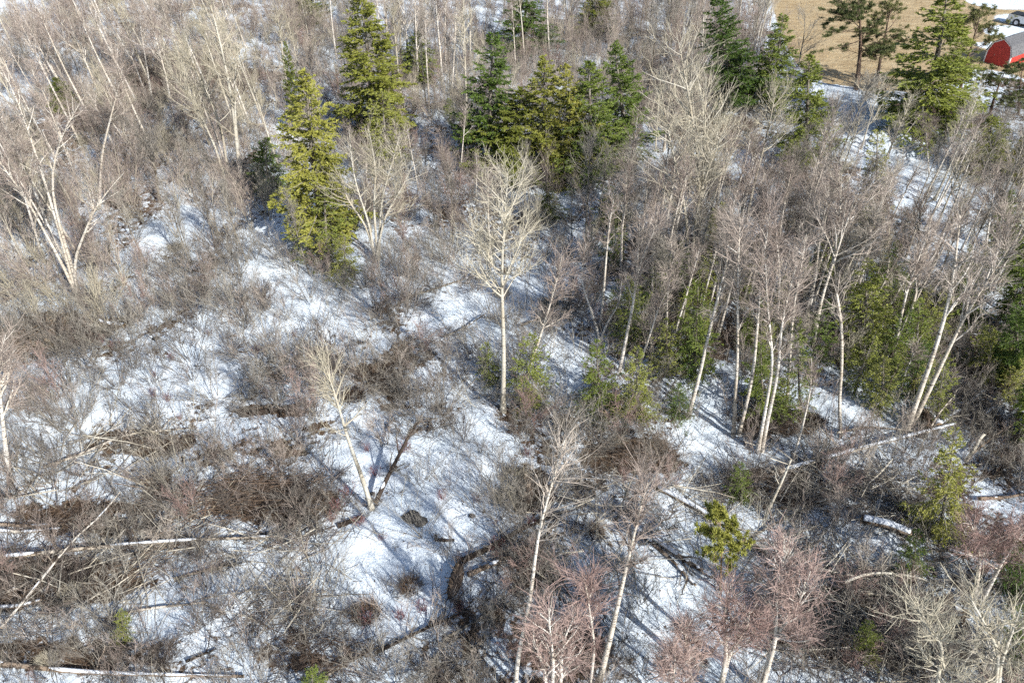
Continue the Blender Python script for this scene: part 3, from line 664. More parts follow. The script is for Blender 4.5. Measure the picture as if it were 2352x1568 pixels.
for st, sp, lab, r in [
    ([[(1580,955),(1605,870),(1636,740),(1660,640),(1682,520)]], 62, 'slanting white birch at the left of the grove, leaning right', .10),
    ([[(1688,990),(1694,830),(1692,690),(1702,500)]], 46, 'straight white birch with a slim paired stem in the grove', .085),
    ([[(1700,985),(1728,870),(1742,740),(1752,620),(1768,490)]], 50, 'white birch rising from the same foot as the straight paired birch', .085),
    ([[(1743,1028),(1756,950),(1776,830),(1766,720),(1760,610)]], 46, 'crooked white birch of the twin stems standing in brown brush', .085),
    ([[(1752,1028),(1770,930),(1790,850),(1796,750),(1828,610)]], 46, 'straighter white birch of the twin stems standing in brown brush', .085),
    ([[(1808,935),(1814,830),(1825,700),(1850,535)]], 46, 'slim white birch next to the tall olive fir', .075),
    ([[(2082,988),(2128,855),(2166,740),(2194,640),(2212,470)]], 90, 'thick forked-looking white birch leaning right, the left of a pair', .13),
    ([[(2092,980),(2168,830),(2215,730),(2240,680),(2318,560)]], 92, 'thick white birch leaning far right with a wide crown', .125),
    ([[(2050,840),(2068,740),(2092,640),(2122,550)]], 50, 'white birch left of two parallel trunks above the broad fir', .095),
    ([[(2072,810),(2090,720),(2108,650),(2140,515)]], 50, 'white birch right of two parallel trunks above the broad fir', .095),
    ([[(1868,795),(1886,690),(1918,590),(1950,480),(1985,400)]], 110, 'pale birch with a wide fan of branches behind the broken-topped birch', .10),
    ([[(1858,725),(1872,640),(1882,570),(1902,430)]], 70, 'white birch with a broad pale crown below the track', .09),
    ([[(1875,760),(1900,640),(1930,520),(1935,400)]], 70, 'thin white birch within the broad pale crowns below the track', .08),
    ([[(2300,735),(2330,650),(2356,570)]], 50, 'thin white birch leaning right at the right edge', .07),
    ([[(2285,790),(2320,720),(2360,660)]], 40, 'white pole-like birch leaning steeply at the right edge', .07),
    ([[(2230,760),(2270,640),(2300,540),(2310,470)]], 60, 'slender birch in the shade behind the wide leaning crown', .07),
    ([[(1183,928),(1214,850),(1240,780),(1262,710),(1278,640),(1290,585)]], 48, 'thin white birch leaning right from the foot of the tall poplar', .075),
    ([[(1382,800),(1368,740),(1347,685),(1334,635),(1345,560)],[(1382,800),(1386,765),(1412,705),(1432,635)]], 44, 'small white birch forking in a wide V', .065),
    ([[(1422,860),(1437,780),(1455,690),(1464,620),(1510,520)]], 62, 'slanting white birch behind the yellow-green fir', .085),
    ([[(1462,860),(1485,790),(1508,715),(1540,660)]], 44, 'thin leaning birch with a feathery top right of the slanting one', .06),
    ([[(1497,715),(1500,620),(1508,480)]], 50, 'straight thin birch far back left of the grove', .07),
    ([[(1530,810),(1532,690),(1552,560)]], 46, 'thin birch with reddish twigs left of the grove', .06),
    ([[(1640,760),(1652,640),(1662,500)]], 46, 'thin reddish birch behind the slanting white birch', .07),
    ([[(1785,780),(1790,640),(1782,500)]], 50, 'tall reddish birch far back in the grove', .08),
    ([[(1720,700),(1745,560),(1758,450)]], 50, 'reddish-crowned birch far back above the paired stems', .08),
    ([[(1425,640),(1430,520),(1440,390)]], 56, 'white-stemmed birch with pinkish crown below the spruce cluster', .08),
    ([[(1470,620),(1478,500),(1490,380)]], 56, 'pinkish-crowned birch below the rightmost spruce of the cluster', .08),
    ([[(2030,700),(2040,600),(2046,500)]], 50, 'white birch behind the broad fir beneath the track', .08),
    ([[(2100,640),(2110,560),(2120,450)]], 56, 'birch with a rusty crown below the snowy track', .08),
    ([[(2260,600),(2275,500),(2280,410)]], 60, 'birch with a pinkish crown near the small dark spruce on the right', .08),
    ]:
    T('birch', st, sp * .8, lab, r=r, t0=.5, dens=.52, group=GB)
T('birch', [[(1933,1003),(1927,930),(1935,850),(1930,740),(1920,668)]], 12, 'leafless white birch trunk with its top broken off', r=.085, t0=.55, dens=.12, broken=True)
T('birch', [[(2065,910),(2080,860),(2098,800)]], 14, 'short broken birch stem left of the thick leaning pair', r=.05, t0=.4, dens=.15, broken=True)
T('whip', [[(1820,1055),(1850,960),(1864,900),(1862,820)]], 36, 'thin bent sapling left of the broken-topped birch', r=.045, t0=.45, dens=.5)
for st, sp, lab, r, d_ in [
    ([[(1183,1605),(1187,1510),(1205,1440),(1222,1340),(1232,1240),(1250,1180),(1280,1085),(1300,1010)]], 40, 'slender white birch in the bottom centre reaching up to the clearing', .075, .7),
    ([[(1372,1580),(1405,1450),(1434,1335),(1452,1260),(1470,1150),(1485,1105)]], 72, 'white birch with dark marks and a pale feathery top at the bottom', .105, 1.3),
    ([[(1268,1640),(1270,1520),(1262,1400)],[(1268,1640),(1250,1540),(1225,1440)],[(1268,1640),(1290,1540),(1312,1430)]], 66, 'bushy pinkish birch crown at the bottom edge left of the marked birch', .075, 1.4),
    ([[(1352,1600),(1366,1480),(1356,1400),(1340,1330)]], 40, 'thin crooked birch stem at the bottom edge', .05, .7),
    ([[(1652,1590),(1670,1500),(1665,1420),(1670,1340)],[(1655,1590),(1690,1480),(1718,1380)]], 80, 'forked white birch with a rusty pink crown at the bottom right', .085, 1.7),
    ([[(1752,1580),(1780,1470),(1785,1350),(1812,1265)],[(1752,1580),(1785,1460),(1815,1380),(1860,1290)]], 78, 'white birch of two stems with a wide pinkish crown at the bottom right', .09, 1.7),
    ([[(1590,1600),(1585,1520),(1570,1440)]], 60, 'low rusty birch crown at the bottom edge left of the forked birch', .06, 1.2),
    ([[(1560,1640),(1545,1560),(1548,1490)]], 60, 'reddish birch crown cut by the bottom edge', .06, 1.2),
    ([[(2238,1380),(2255,1290),(2245,1240),(2222,1190)]], 66, 'white birch with reddish crown leaning left at the lower right', .07, 1.0),
    ([[(2255,1380),(2300,1300),(2330,1250),(2365,1190)]], 56, 'white birch leaning off the right edge at the lower right', .08, .8),
    ]:
    slim = lab.startswith('slender'); mk = lab.startswith('white birch with dark marks')
    T('whip' if slim or mk else 'rosy', st, 26 if slim else (44 if mk else sp), lab, r=r, t0=.72 if slim else (.5 if mk else .4), dens=.4 if slim else (1.1 if mk else d_), name='birch_tree', group='birches along the bottom of the picture')
for st, sp, lab in [
    ([[(2296,1630),(2298,1520),(2320,1440),(2345,1380)],[(2296,1630),(2285,1500),(2260,1420),(2235,1370)]], 80, 'crooked pale poplar with forked limbs in the bottom right corner'),
    ([[(2155,1640),(2152,1540),(2170,1480),(2110,1400)]], 66, 'crooked pale poplar left of the corner poplar at the bottom right')]:
    T('poplar', st, sp, lab, r=.085, t0=.3, dens=1.0)
# the dead conifer with bare whorls under the spruce cluster
T('poplar', [[(1252,425),(1252,380),(1253,320),(1254,270)]], 34, 'dead bare grey conifer trunk with stiff side branches beneath the spruce cluster', r=.10, t0=.15, dens=.5, name='dead_snag')

# ================================================================== fallen trunks, snags and upturned roots
def log(pts, r, label, lift=.08, bark='log_birch', snow=.8, branches=14, blen=.9, group='fallen trunks', taper=.55, plane=None, seed=None, end_lift=0., name='fallen_log'):
    SEED[0] += 1; rng = np.random.default_rng(SEED[0])
    if plane is None:
        P3 = np.array([G(*p) for p in pts]); P3[:, 2] += r * .75 + lift + np.linspace(0, end_lift, len(P3))
    else:
        b0 = G(*pts[0]); P3 = np.array([b0] + [upright(p[0], p[1], b0[1] + plane * k) for k, p in enumerate(pts[1:], 1)])
    o = P3[0].copy(); o[2] = float(gz(o[0], o[1]))
    Q = resample(P3 - o, 14, rng, .05)[None]
    R = (r * np.linspace(1, taper, 14))[None]
    tv, tf = tubes(Q, R, 8, rng)
    root = make_root(name, tuple(o), label, 'log', group)
    cap = []
    for e in (0, 13):                                      # close both ends
        ring = tv.reshape(14, 8, 3)[e]
        cap.append((np.concatenate([ring, [ring.mean(0)]]), np.array([[8, 2 * i, (2 * i + 1) % 8, (2 * i + 2) % 8] for i in range(4)]), 1))
    link('trunk', build_mesh('log_trunk', [(tv, tf, 0)] + cap, [bark, 'cut_wood'], smooth=(0,)), root)
    if branches:
        B, RB = kids(rng, Q, R, branches, .35, 1, .75, .25, lambda t, pl: np.full(len(t), blen), 5, .06, .14, r * .3, .008)
        z0 = gz(B[:, :, 0] + o[0], B[:, :, 1] + o[1]) - o[2] + .02
        B[:, :, 2] = np.maximum(B[:, :, 2], z0)
        B2, RB2 = kids(rng, B, RB, branches * 7, .2, 1, .6, .2, lambda t, pl: .3 * pl + .12, 4, .04, .12, .011, .005)
        v1, f1 = tubes(B, RB, 4, rng); v2, f2 = tubes(B2, RB2, 3, rng)
        link('crown', build_mesh('log_branches', [(v1, f1, 0), (v2, f2, 1)], [bark, 'twig_grey']), root)
    if snow > 0:
        n = 40; u = np.linspace(.02, .98, n); c, rr, _ = along(Q, R, np.zeros(n, int), u)
        nz = fbm(u * 14 + SEED[0] * 3, u * 0 + 4, 1.6, 2)
        w = rr * np.clip((nz - (.75 - snow * .55)) * 5, 0.02, .86); w[0] = w[-1] = .004
        c[:, 2] += rr * .62
        V, F = tubes(c[None], w[None], 8, rng)
        link('snow_cap', build_mesh('log_snow', [(V, F, 0)], ['snow'], smooth=(0,)), root)
    return root
for pts, r, lab, kw in [
    ([(1918,1008),(1985,996),(2090,1000)], .07, 'curved thin white birch stem lying in front of the broken-topped birch', dict(lift=.35, snow=.3, branches=8)),
    ([(1788,1087),(1900,1062),(2010,1030),(2130,1005),(2200,985)], .12, 'long white birch log across the lower right, longest there', dict(snow=.9, branches=12, lift=.35)),
    ([(1976,1196),(2035,1212),(2092,1232)], .19, 'short thick snow-topped log with a brown broken end', dict(snow=1.3, branches=0, bark='old_log_bark', taper=.85, lift=.2)),
    ([(1502,1118),(1580,1160),(1680,1220),(1770,1285)], .13, 'long snowy log running down right past the small pine', dict(snow=.9, branches=10, bark='old_log_bark')),
    ([(1495,1235),(1560,1275),(1640,1325)], .13, 'snowy grey log left of the small pine', dict(snow=.9, branches=4, bark='old_log_bark')),
    ([(1470,1225),(1540,1280),(1600,1340)], .09, 'thin log close beside the snowy grey log', dict(snow=.7, branches=4, bark='old_log_bark')),
    ([(1062,1300),(1130,1272),(1210,1225),(1290,1190)], .13, 'reddish brown log fallen from the upturned roots, the upper of two', dict(snow=.35, branches=10, bark='rotten_wood')),
    ([(1075,1332),(1150,1305),(1220,1268),(1275,1235)], .11, 'grey snow-dusted log fallen from the upturned roots, the lower of two', dict(snow=.7, branches=16, bark='old_log_bark')),
    ([(30,1480),(100,1388),(190,1272),(240,1218),(290,1160)], .05, 'thin white birch pole lying diagonally at lower left', dict(snow=.4, branches=3, lift=1.15)),
    ([(0,1297),(100,1285),(240,1262),(400,1252),(560,1246),(640,1242)], .10, 'long birch log with patches of snow crossing the lower left', dict(snow=.75, branches=14, lift=.45)),
    ([(-20,1207),(60,1206),(150,1200),(260,1200)], .085, 'thin dark log at the left edge, upper of two parallel ones', dict(snow=.5, branches=8, bark='old_log_bark')),
    ([(-20,1224),(60,1220),(140,1212)], .09, 'snowy log at the left edge, lower of two parallel ones', dict(snow=.9, branches=3)),
    ([(-20,1528),(80,1538),(200,1546),(360,1553),(560,1557)], .10, 'snow-lined log along the bottom left edge', dict(snow=.8, branches=8, bark='old_log_bark')),
    ([(-10,1368),(60,1340),(150,1300)], .075, 'pale bare log at the left edge under the diagonal pole', dict(snow=.4, branches=4)),
    ([(-10,1396),(40,1388),(98,1374)], .09, 'short snowy log at the left edge', dict(snow=1, branches=0, bark='old_log_bark')),
    ([(228,743),(258,750),(288,755)], .12, 'short snow-capped stub of log on the open snow at left', dict(snow=1.0, branches=0, bark='old_log_bark', taper=.9)),
    ([(105,1082),(200,1045),(290,1002),(380,992),(440,990)], .075, 'pale birch log with feathery top lying across the left', dict(snow=.4, branches=16, lift=.25)),
    ([(-10,700),(60,640),(132,592)], .075, 'bleached pole propped up left of the many-stemmed birch', dict(snow=.2, branches=4, lift=.3, end_lift=.5)),
    ([(-10,708),(110,655),(255,602)], .07, 'long bleached pole crossing behind the many-stemmed birch', dict(snow=.2, branches=6, lift=.3)),
    ([(555,953),(620,945),(692,925)], .17, 'dark rotten log like a bank edge in the open snow', dict(snow=.1, branches=3, bark='rotten_wood', lift=-.02)),
    ([(930,692),(1000,670),(1082,638)], .075, 'grey fallen stem behind the bright snow patch left of the poplar', dict(snow=.3, branches=10, bark='grey_bark')),
    ([(1197,765),(1245,742),(1306,715)], .075, 'pale fallen stem with many twigs right of the poplar trunk', dict(snow=.4, branches=16, bark='grey_bark', lift=.25)),
    ([(1020,786),(1070,765),(1115,730)], .06, 'curved thin fallen branch left of the poplar trunk', dict(snow=.2, branches=8, bark='grey_bark', lift=.25)),
    ([(1197,937),(1252,915)], .08, 'short pale log at the foot of the tall poplar', dict(snow=.5, branches=3)),
    ([(2112,938),(2132,965),(2152,992)], .22, 'thick snow-covered broken butt beside the leaning pair of birches', dict(snow=1.2, branches=2, bark='old_log_bark', taper=.85)),
    ([(2150,985),(2205,945),(2258,910)], .13, 'bright snowy log behind the leaning green fir', dict(snow=1.0, branches=8)),
    ([(2245,972),(2300,935),(2360,895)], .13, 'snowy birch log running off the right edge', dict(snow=.9, branches=8)),
    ([(1798,1158),(1850,1143),(1905,1128)], .09, 'dark log with brown end below the long white birch log', dict(snow=.2, branches=8, bark='rotten_wood')),
    ([(1685,1260),(1765,1205),(1860,1157)], .07, 'long thin grey log leading from the small pine up to the right', dict(snow=.3, branches=10, bark='grey_bark')),
    ([(1928,1362),(1970,1345),(2018,1336),(2090,1345),(2152,1366)], .065, 'arched bleached branch at lower right', dict(snow=.2, branches=12, bark='poplar_bark', lift=.7)),
    ([(1980,1376),(2060,1382),(2140,1380)], .06, 'bleached straight branch under the arched one', dict(snow=.2, branches=12, bark='poplar_bark', lift=.3)),
    ([(2010,1456),(2090,1505),(2160,1545),(2220,1575)], .09, 'grey log slanting down to the bottom right corner', dict(snow=.5, branches=14, bark='poplar_bark')),
    ([(2222,1101),(2280,1094),(2352,1085)], .06, 'dark thin log on snow at the right edge, upper one', dict(snow=.3, branches=5, bark='grey_bark')),
    ([(2245,1152),(2300,1146),(2360,1139)], .09, 'dark log on snow at the right edge, lower one', dict(snow=.4, branches=3, bark='old_log_bark')),
    ([(2055,1170),(2110,1158),(2160,1160)], .10, 'snow-covered log left of the leaning green fir', dict(snow=1.2, branches=4, bark='old_log_bark')),
    ([(2180,1258),(2235,1278)], .09, 'short snowy log piece right of the snow-topped log', dict(snow=1.1, branches=0)),
    ([(960,262),(1030,228),(1112,188)], .08, 'long grey log on the shaded snow left of the dark spruce', dict(snow=.4, branches=6, bark='grey_bark')),
    ([(865,1165),(890,1120),(925,1075),(962,1030)], .11, 'mossy dead trunk leaning up right from the crooked poplar foot', dict(snow=.25, branches=14, bark='rotten_wood', lift=.2, end_lift=1.4)),
    ([(775,1205),(805,1196),(832,1190)], .12, 'short brown rotten log on the snow clearing', dict(snow=.1, branches=0, bark='rotten_wood', taper=.8, lift=-.02)),
    ([(1000,1250),(1045,1250)], .08, 'small dark log piece beside the dark boulder', dict(snow=0, branches=0, bark='rotten_wood', lift=-.02)),
    ([(860,1500),(960,1460),(1060,1420)], .075, 'brown log with a tangle of twigs at the bottom centre', dict(snow=.3, branches=18, bark='rotten_wood')),
    ([(1020,1470),(1100,1430),(1170,1400)], .06, 'dark fallen branch at the bottom centre beyond the brown log', dict(snow=.2, branches=18, bark='grey_bark')),
    ([(400,1330),(470,1310),(540,1295)], .07, 'grey fallen stem between small snow patches at lower left', dict(snow=.3, branches=12, bark='grey_bark')),
    ([(280,1410),(360,1395),(480,1390)], .06, 'thin pale fallen stem near the tiny yellowish fir', dict(snow=.3, branches=8)),
    ([(560,1235),(640,1215),(720,1190)], .07, 'brown fallen stem below the big dark brush heap', dict(snow=.2, branches=14, bark='rotten_wood')),
    ([(430,1525),(470,1505),(500,1490)], .06, 'short brown stick-like log on snow at the bottom left', dict(snow=.2, branches=2, bark='rotten_wood')),
    ([(690,1590),(770,1535),(860,1490)], .06, 'leafless dark stem at the bottom left of the clearing', dict(snow=.2, branches=18, bark='grey_bark')),
    ([(1740,1400),(1800,1420),(1880,1470)], .07, 'grey stem half buried in brush beneath the pinkish crowns', dict(snow=.4, branches=12, bark='poplar_bark')),
    ([(1860,1300),(1960,1330),(2020,1420)], .06, 'bent grey branch in dark brush at lower right', dict(snow=.3, branches=14, bark='poplar_bark')),
    ([(2230,1050),(2290,1005),(2352,985)], .06, 'brown bare branch pointing right near the right edge', dict(snow=.1, branches=10, bark='old_log_bark', lift=.4)),
    ]:
    log(pts, r, lab, **kw)
log([(1761,1178),(1785,1125),(1818,1055)], .075, 'bare grey pole standing tilted in the dark brush at lower right', bark='poplar_bark', snow=0, branches=3, plane=.4, name='leaning_pole')
log([(2120,1010),(2160,945),(2192,905)], .06, 'white pole leaning right across the snowy butt', snow=0, branches=3, plane=.6, name='leaning_pole')
log([(2218,1060),(2250,1010),(2262,998)], .09, 'thick broken pole with a pale end near the right edge', bark='poplar_bark', snow=0, branches=0, plane=.3, name='leaning_pole', taper=.8)
log([(1415,1200),(1445,1110),(1462,1075)], .05, 'thin grey pole tilted in the brown brush right of centre', bark='grey_bark', snow=0, branches=4, plane=.4, name='leaning_pole')
log([(1290,1020),(1310,960),(1322,930)], .05, 'thin leaning grey stem left of the bright green fir', bark='grey_bark', snow=0, branches=6, plane=.4, name='leaning_pole')

# upturned root plate: a ragged disc of soil with roots sticking out
def root_plate(px, py, w, h, label):
    SEED[0] += 1; rng = np.random.default_rng(SEED[0]); o = G(px, py)
    nu, nv = 26, 12; V = []
    for i in range(nv + 1):
        ph = math.pi * i / nv
        for j in range(nu):
            th = 2 * math.pi * j / nu
            d = np.array([math.sin(ph) * math.cos(th), math.cos(ph), math.sin(ph) * math.sin(th)])
            k = 1 + .30 * (float(fbm(d[0] * 3 + 7, d[2] * 3 + d[1], 1.0, 3)) - .5) * 2
            V.append((d[0] * w * .16 * k + .0, d[1] * w * .5 * k, max(-.1, h * .45 + d[2] * h * .55 * k)))
    F = [(i * nu + j, i * nu + (j + 1) % nu, (i + 1) * nu + (j + 1) % nu, (i + 1) * nu + j) for i in range(nv) for j in range(nu)]
    root = make_root('upturned_roots', o, label, 'tree roots'); root.rotation_euler = (0, 0, math.radians(-12))
    link('soil_plate', poly_mesh('soil_plate', V, F, ['rotten_wood']), root)
    n = 60; a = rng.uniform(0, 6.283, n); pos = np.stack([np.zeros(n), np.cos(a) * w * .36, h * .45 + np.sin(a) * h * .4], 1)
    d = nrm(np.stack([rng.normal(-.35, .3, n), np.cos(a), np.sin(a) + .1], 1))
    Q = grow(rng, pos, d, rng.uniform(.25, .7, n), 4, -.05, .2); v, f = tubes(Q, np.repeat(np.linspace(.03, .006, 4)[None], n, 0), 4, rng)
    link('roots', build_mesh('roots', [(v, f, 0)], ['old_log_bark']), root)
root_plate(1048, 1345, 1.6, .55, 'upturned earthy root plate at the end of the two fallen logs')
root_plate(2118, 985, 1.2, .9, 'dark torn root mass behind the leaning pair of birches')
root_plate(1215, 1150, 1.3, .7, 'dark maroon root mound at the edge of the clearing')
def boulder(px, py, r, label, seed):
    o = G(px, py); nu, nv = 20, 10; V = []
    for i in range(nv + 1):
        ph = math.pi * i / nv
        for j in range(nu):
            th = 2 * math.pi * j / nu; d = (math.sin(ph) * math.cos(th), math.sin(ph) * math.sin(th), math.cos(ph))
            k = 1 + .5 * (float(fbm(d[0] * 2 + seed, d[1] * 2 + d[2], 1.0, 3)) - .5)
            V.append((d[0] * r * 1.3 * k, d[1] * r * k, d[2] * r * .6 * k))
    F = [(i * nu + j, (i + 1) * nu + j, (i + 1) * nu + (j + 1) % nu, i * nu + (j + 1) % nu) for i in range(nv) for j in range(nu)]
    b_ = link('boulder', poly_mesh('boulder', V, F, ['dark_rock'], smooth=True)); b_.location = o; tag(b_, label, 'rock', 'dark boulders')
boulder(948, 1192, .34, 'dark boulder bare of snow in the clearing', 3)
boulder(968, 1205, .26, 'smaller dark rock touching the bare boulder', 5)
boulder(852, 1126, .13, 'small dark stone beside the crooked poplar foot', 9)
boulder(1085, 1195, .12, 'little dark stone right of the boulder in the clearing', 12)
boulder(360, 783, .16, 'small dark stone on the open snow at left', 15)

# ================================================================== bushes
BUSH = {
 'grey':   [bush_mesh(201 + k, ('twig_grey', 'twig_grey'), ns=10 + 2 * k, H=3.0, open_=.48, n2=110, n3=330, up=.0) for k in range(4)],
 'red':    [bush_mesh(221 + k, ('twig_grey', 'twig_red' if k else 'twig_rosy'), ns=12, H=2.7, open_=.42, n3=430) for k in range(3)],
 'dark':   [bush_mesh(241 + k, ('twig_dark', 'twig_dark'), ns=13, H=2.0, open_=.62, n3=300, up=-.01) for k in range(3)],
 'maroon': [bush_mesh(261 + k, ('twig_maroon', 'twig_maroon'), ns=22, H=1.2, open_=.3, n2=60, n3=160) for k in range(2)],
 'tall':   [bush_mesh(281 + k, ('twig_tan', 'twig_red'), ns=7, H=4.6, open_=.2, n2=120, n3=560, sr=.026) for k in range(3)],
 'tan':    [bush_mesh(301 + k, ('twig_tan', 'twig_tan'), ns=9, H=3.4, open_=.28, n2=120, n3=420, sr=.022) for k in range(3)],
}
STEMS = [bush_mesh(321 + k, (('twig_grey', 'twig_tan', 'twig_dark')[k], ('twig_grey', 'twig_grey', 'twig_red')[k]), ns=16, H=2.2, open_=.3, n2=80, n3=190, tw=.0065, sr=.013, foot=1.9) for k in range(3)]
STEM_AT = [(505,700,'patch of thin grey stems on the open snow left of the olive spruce foot'), (640,820,'patch of thin pale stems in the middle of the open snow at left'), (1330,1290,'patch of thin dark stems right of the slender bottom birch')]
TANGB = tangle_mesh(405, ('poplar_bark', 'twig_grey'), n=70, ax=2.0, ay=1.4, L=(1., 3.2), r=.02)
TANG = [tangle_mesh(401, ('twig_dark', 'twig_grey')), tangle_mesh(402, ('twig_rust', 'twig_dark'), h=.7, head=.1), tangle_mesh(403, ('twig_grey', 'twig_dark'), n=130), tangle_mesh(404, ('twig_rust', 'twig_grey'), n=140, head=.4)]
REED = [reed_mesh(421, ('twig_rust',)), reed_mesh(422, ('twig_tan',), H=.7), reed_mesh(423, ('twig_dark',), H=.6)]
LOOK = {'grey': 'grey leafless alder bush', 'red': 'reddish twiggy birch bush', 'dark': 'low dark brown bush', 'maroon': 'small maroon-stemmed shrub',
        'tall': 'tall pinkish sapling clump', 'tan': 'pale tan sapling clump'}
PLUR = {'grey': 'grey leafless alder bushes', 'red': 'reddish twiggy birch bushes', 'dark': 'low dark brown bushes', 'maroon': 'small maroon-stemmed shrubs', 'tall': 'tall pinkish sapling clumps', 'tan': 'pale tan sapling clumps'}
NAMES = {'grey': 'alder_bush', 'red': 'birch_bush', 'dark': 'brown_bush', 'maroon': 'maroon_shrub', 'tall': 'sapling_clump', 'tan': 'pale_sapling_clump'}
def zone(px, py):
    if py < 470:
        if px < 650: return 'in the thicket of leaning pale trunks at upper left'
        if px < 1090: return 'among the white trunks near the yellow-green spruces'
        if px < 1500: return 'around the spruce cluster at the top'
        if px < 1900: return 'near the broad pale poplar and dark spruces'
        return 'along the snowy track below the field'
    if py < 1000:
        if px < 330: return 'by the many-stemmed birch at the left edge'
        if px < 900: return 'on the open snow left of the tall poplar'
        if px < 1330: return 'around the tall solitary poplar'
        if px < 1900: return 'under the birch grove right of centre'
        return 'beneath the thick leaning birches at right'
    if px < 620: return 'among the fallen logs at lower left'
    if px < 1230: return 'on the snow clearing at bottom centre'
    if px < 1800: return 'near the slender birches at the bottom'
    return 'among the fallen birches at lower right'
BR = np.random.default_rng(77)
def bush_kind(px, py):
    u = BR.random()
    if py < 500 and px < 700: return 'tall' if u < .55 else ('tan' if u < .8 else 'red')
    if py < 500 and px < 1500: return 'tall' if u < .35 else ('tan' if u < .5 else ('grey' if u < .8 else 'red'))
    if py < 560: return 'tall' if u < .45 else ('red' if u < .65 else ('tan' if u < .75 else 'grey'))
    if px > 1330 and py < 950: return 'tall' if u < .10 else ('tan' if u < .2 else ('red' if u < .42 else ('grey' if u < .85 else 'dark')))
    if px < 350 and py < 760: return 'tan' if u < .25 else ('red' if u < .55 else ('tall' if u < .7 else 'grey'))
    if py < 1000: return 'grey' if u < .72 else ('red' if u < .86 else 'dark')
    if px < 620: return 'dark' if u < .4 else ('grey' if u < .75 else 'red')
    if px < 1230: return 'grey' if u < .5 else ('dark' if u < .7 else ('maroon' if u < .85 else 'red'))
    return 'red' if u < .35 else ('dark' if u < .7 else 'grey')
cand = []
yy = 12.0
while yy < 112:
    st = 1.12 + .007 * yy
    half_w = (yy * CP + CAM_H * SP) * 1176 / FPX + 3
    for xx in np.arange(-half_w, half_w, st):
        x = xx + BR.uniform(-.5, .5) * st; y = yy + BR.uniform(-.5, .5) * st
        if float(field_mask(x, y)) > .05: continue
        cand.append((x, y))
    yy += st
cx = np.array([c[0] for c in cand]); cy = np.array([c[1] for c in cand])
dens = .68 + .12 * np.clip((cy - 45) / 25, 0, 1) + .55 * (fbm(cx, cy, 8, 3) - .5) * 2 - .85 * blobs_at(CLEAR, cx, cy) + .25 * blobs_at(LITTER, cx, cy)
keep = BR.random(len(cand)) < np.clip(dens, .02, .95)
cx, cy = cx[keep], cy[keep]; cz = gz(cx, cy); ppx, ppy = pix(cx, cy, cz)
# the lane of snow below the field stays nearly empty
rows = []
for x, y, z, px, py in zip(cx, cy, cz, ppx, ppy):
    kd = bush_kind(px, py)
    if px > 2190 and py < 300 and BR.random() < .85: continue
    s = BR.uniform(.6, 1.15)
    if (1080 < px < 1500 and 290 < py < 500) or (1600 < px < 1900 and 240 < py < 420) or (2020 < px < 2330 and 270 < py < 430) or (620 < px < 800 and 420 < py < 600):
        if kd in ('tall', 'tan'): kd = 'grey'
        s *= .6
    if px < 660 and py < 470: s *= .78
    if px > 1330 and 480 < py < 1000: s *= .8
    if py > 1000: s *= .8
    if 1880 < px < 2260 and 170 < py < 520:
        s *= .5
        if BR.random() < .55: continue
    d = math.sqrt(x * x + y * y + CAM_H ** 2)
    Hk = {'grey': 3.0, 'red': 2.7, 'dark': 2.0, 'maroon': 1.2, 'tall': 4.6, 'tan': 3.4}[kd]
    inside = -60 < px < 2412 and -60 < py < 1640
    rows.append([Hk * s / d if inside else 0, kd, x, y, z, s, BR.uniform(0, 6.283), px, py])
for k in range(70):                                        # shoots poking through the snow of the clearing and of the open ground at left
    px, py = (BR.uniform(740, 1290), BR.uniform(990, 1500)) if k < 45 else (BR.uniform(150, 900), BR.uniform(720, 980))
    x, y = flat(px, py); kd = ('maroon', 'grey', 'maroon', 'dark')[k % 4]; s = BR.uniform(.3, .6)
    rows.append([1.5 * s / math.sqrt(x * x + y * y + CAM_H ** 2), kd, x, y, float(gz(x, y)), s, BR.uniform(0, 6.283), px, py])
SRC = {}
import re as _re
def handle(lab):
    return 'the ' + _re.split(r" (?:with|in|at|on|of the|from|between|among|beside|left of|right of|just|under|beneath|behind|below|above|near|next|leaning|rising|running|crossing|standing|cut|over|across|within|second|touching|close|leading|reaching|slanting|bending|tilting|curving|spreading|forking|lying|along|propped|fallen from|against|around|round|high|far|piece|half buried|past|,)", lab)[0].rstrip(',')
LAND = {}
for o_ in list(bpy.data.objects):
    if o_.parent is None and 'label' in o_ and o_.get('kind') is None:
        LAND.setdefault(handle(o_['label']), []).append(o_)
LAND = [(h_, v_[0].location.copy()) for h_, v_ in LAND.items() if len(v_) == 1 and 2 < len(h_.split()) < 8]
LXY = np.array([(l_.x, l_.y) for _, l_ in LAND])
USED = {}
def beside(look, x, y):
    '''words that say where a plant stands: the nearest thing one can find, and on which side of it'''
    d_ = np.hypot(LXY[:, 0] - x, LXY[:, 1] - y)
    for i in np.argsort(d_)[:5]:
        dx, dy = x - LXY[i, 0], y - LXY[i, 1]
        if abs(dx) > 2.2 * abs(dy): w = ' left of ' if dx < 0 else ' right of '
        elif abs(dy) > 2.2 * abs(dx): w = ' behind ' if dy > 0 else ' in front of '
        else: w = (' behind and ' if dy > 0 else ' in front and ') + ('left of ' if dx < 0 else 'right of ')
        far = ', close to it' if d_[i] < 1.8 else ('' if d_[i] < 4 else ', some way off')
        for lab in (look + w + LAND[i][0] + far,):
            if len(lab.split()) <= 16 and lab not in USED: USED[lab] = 1; return lab
    return None
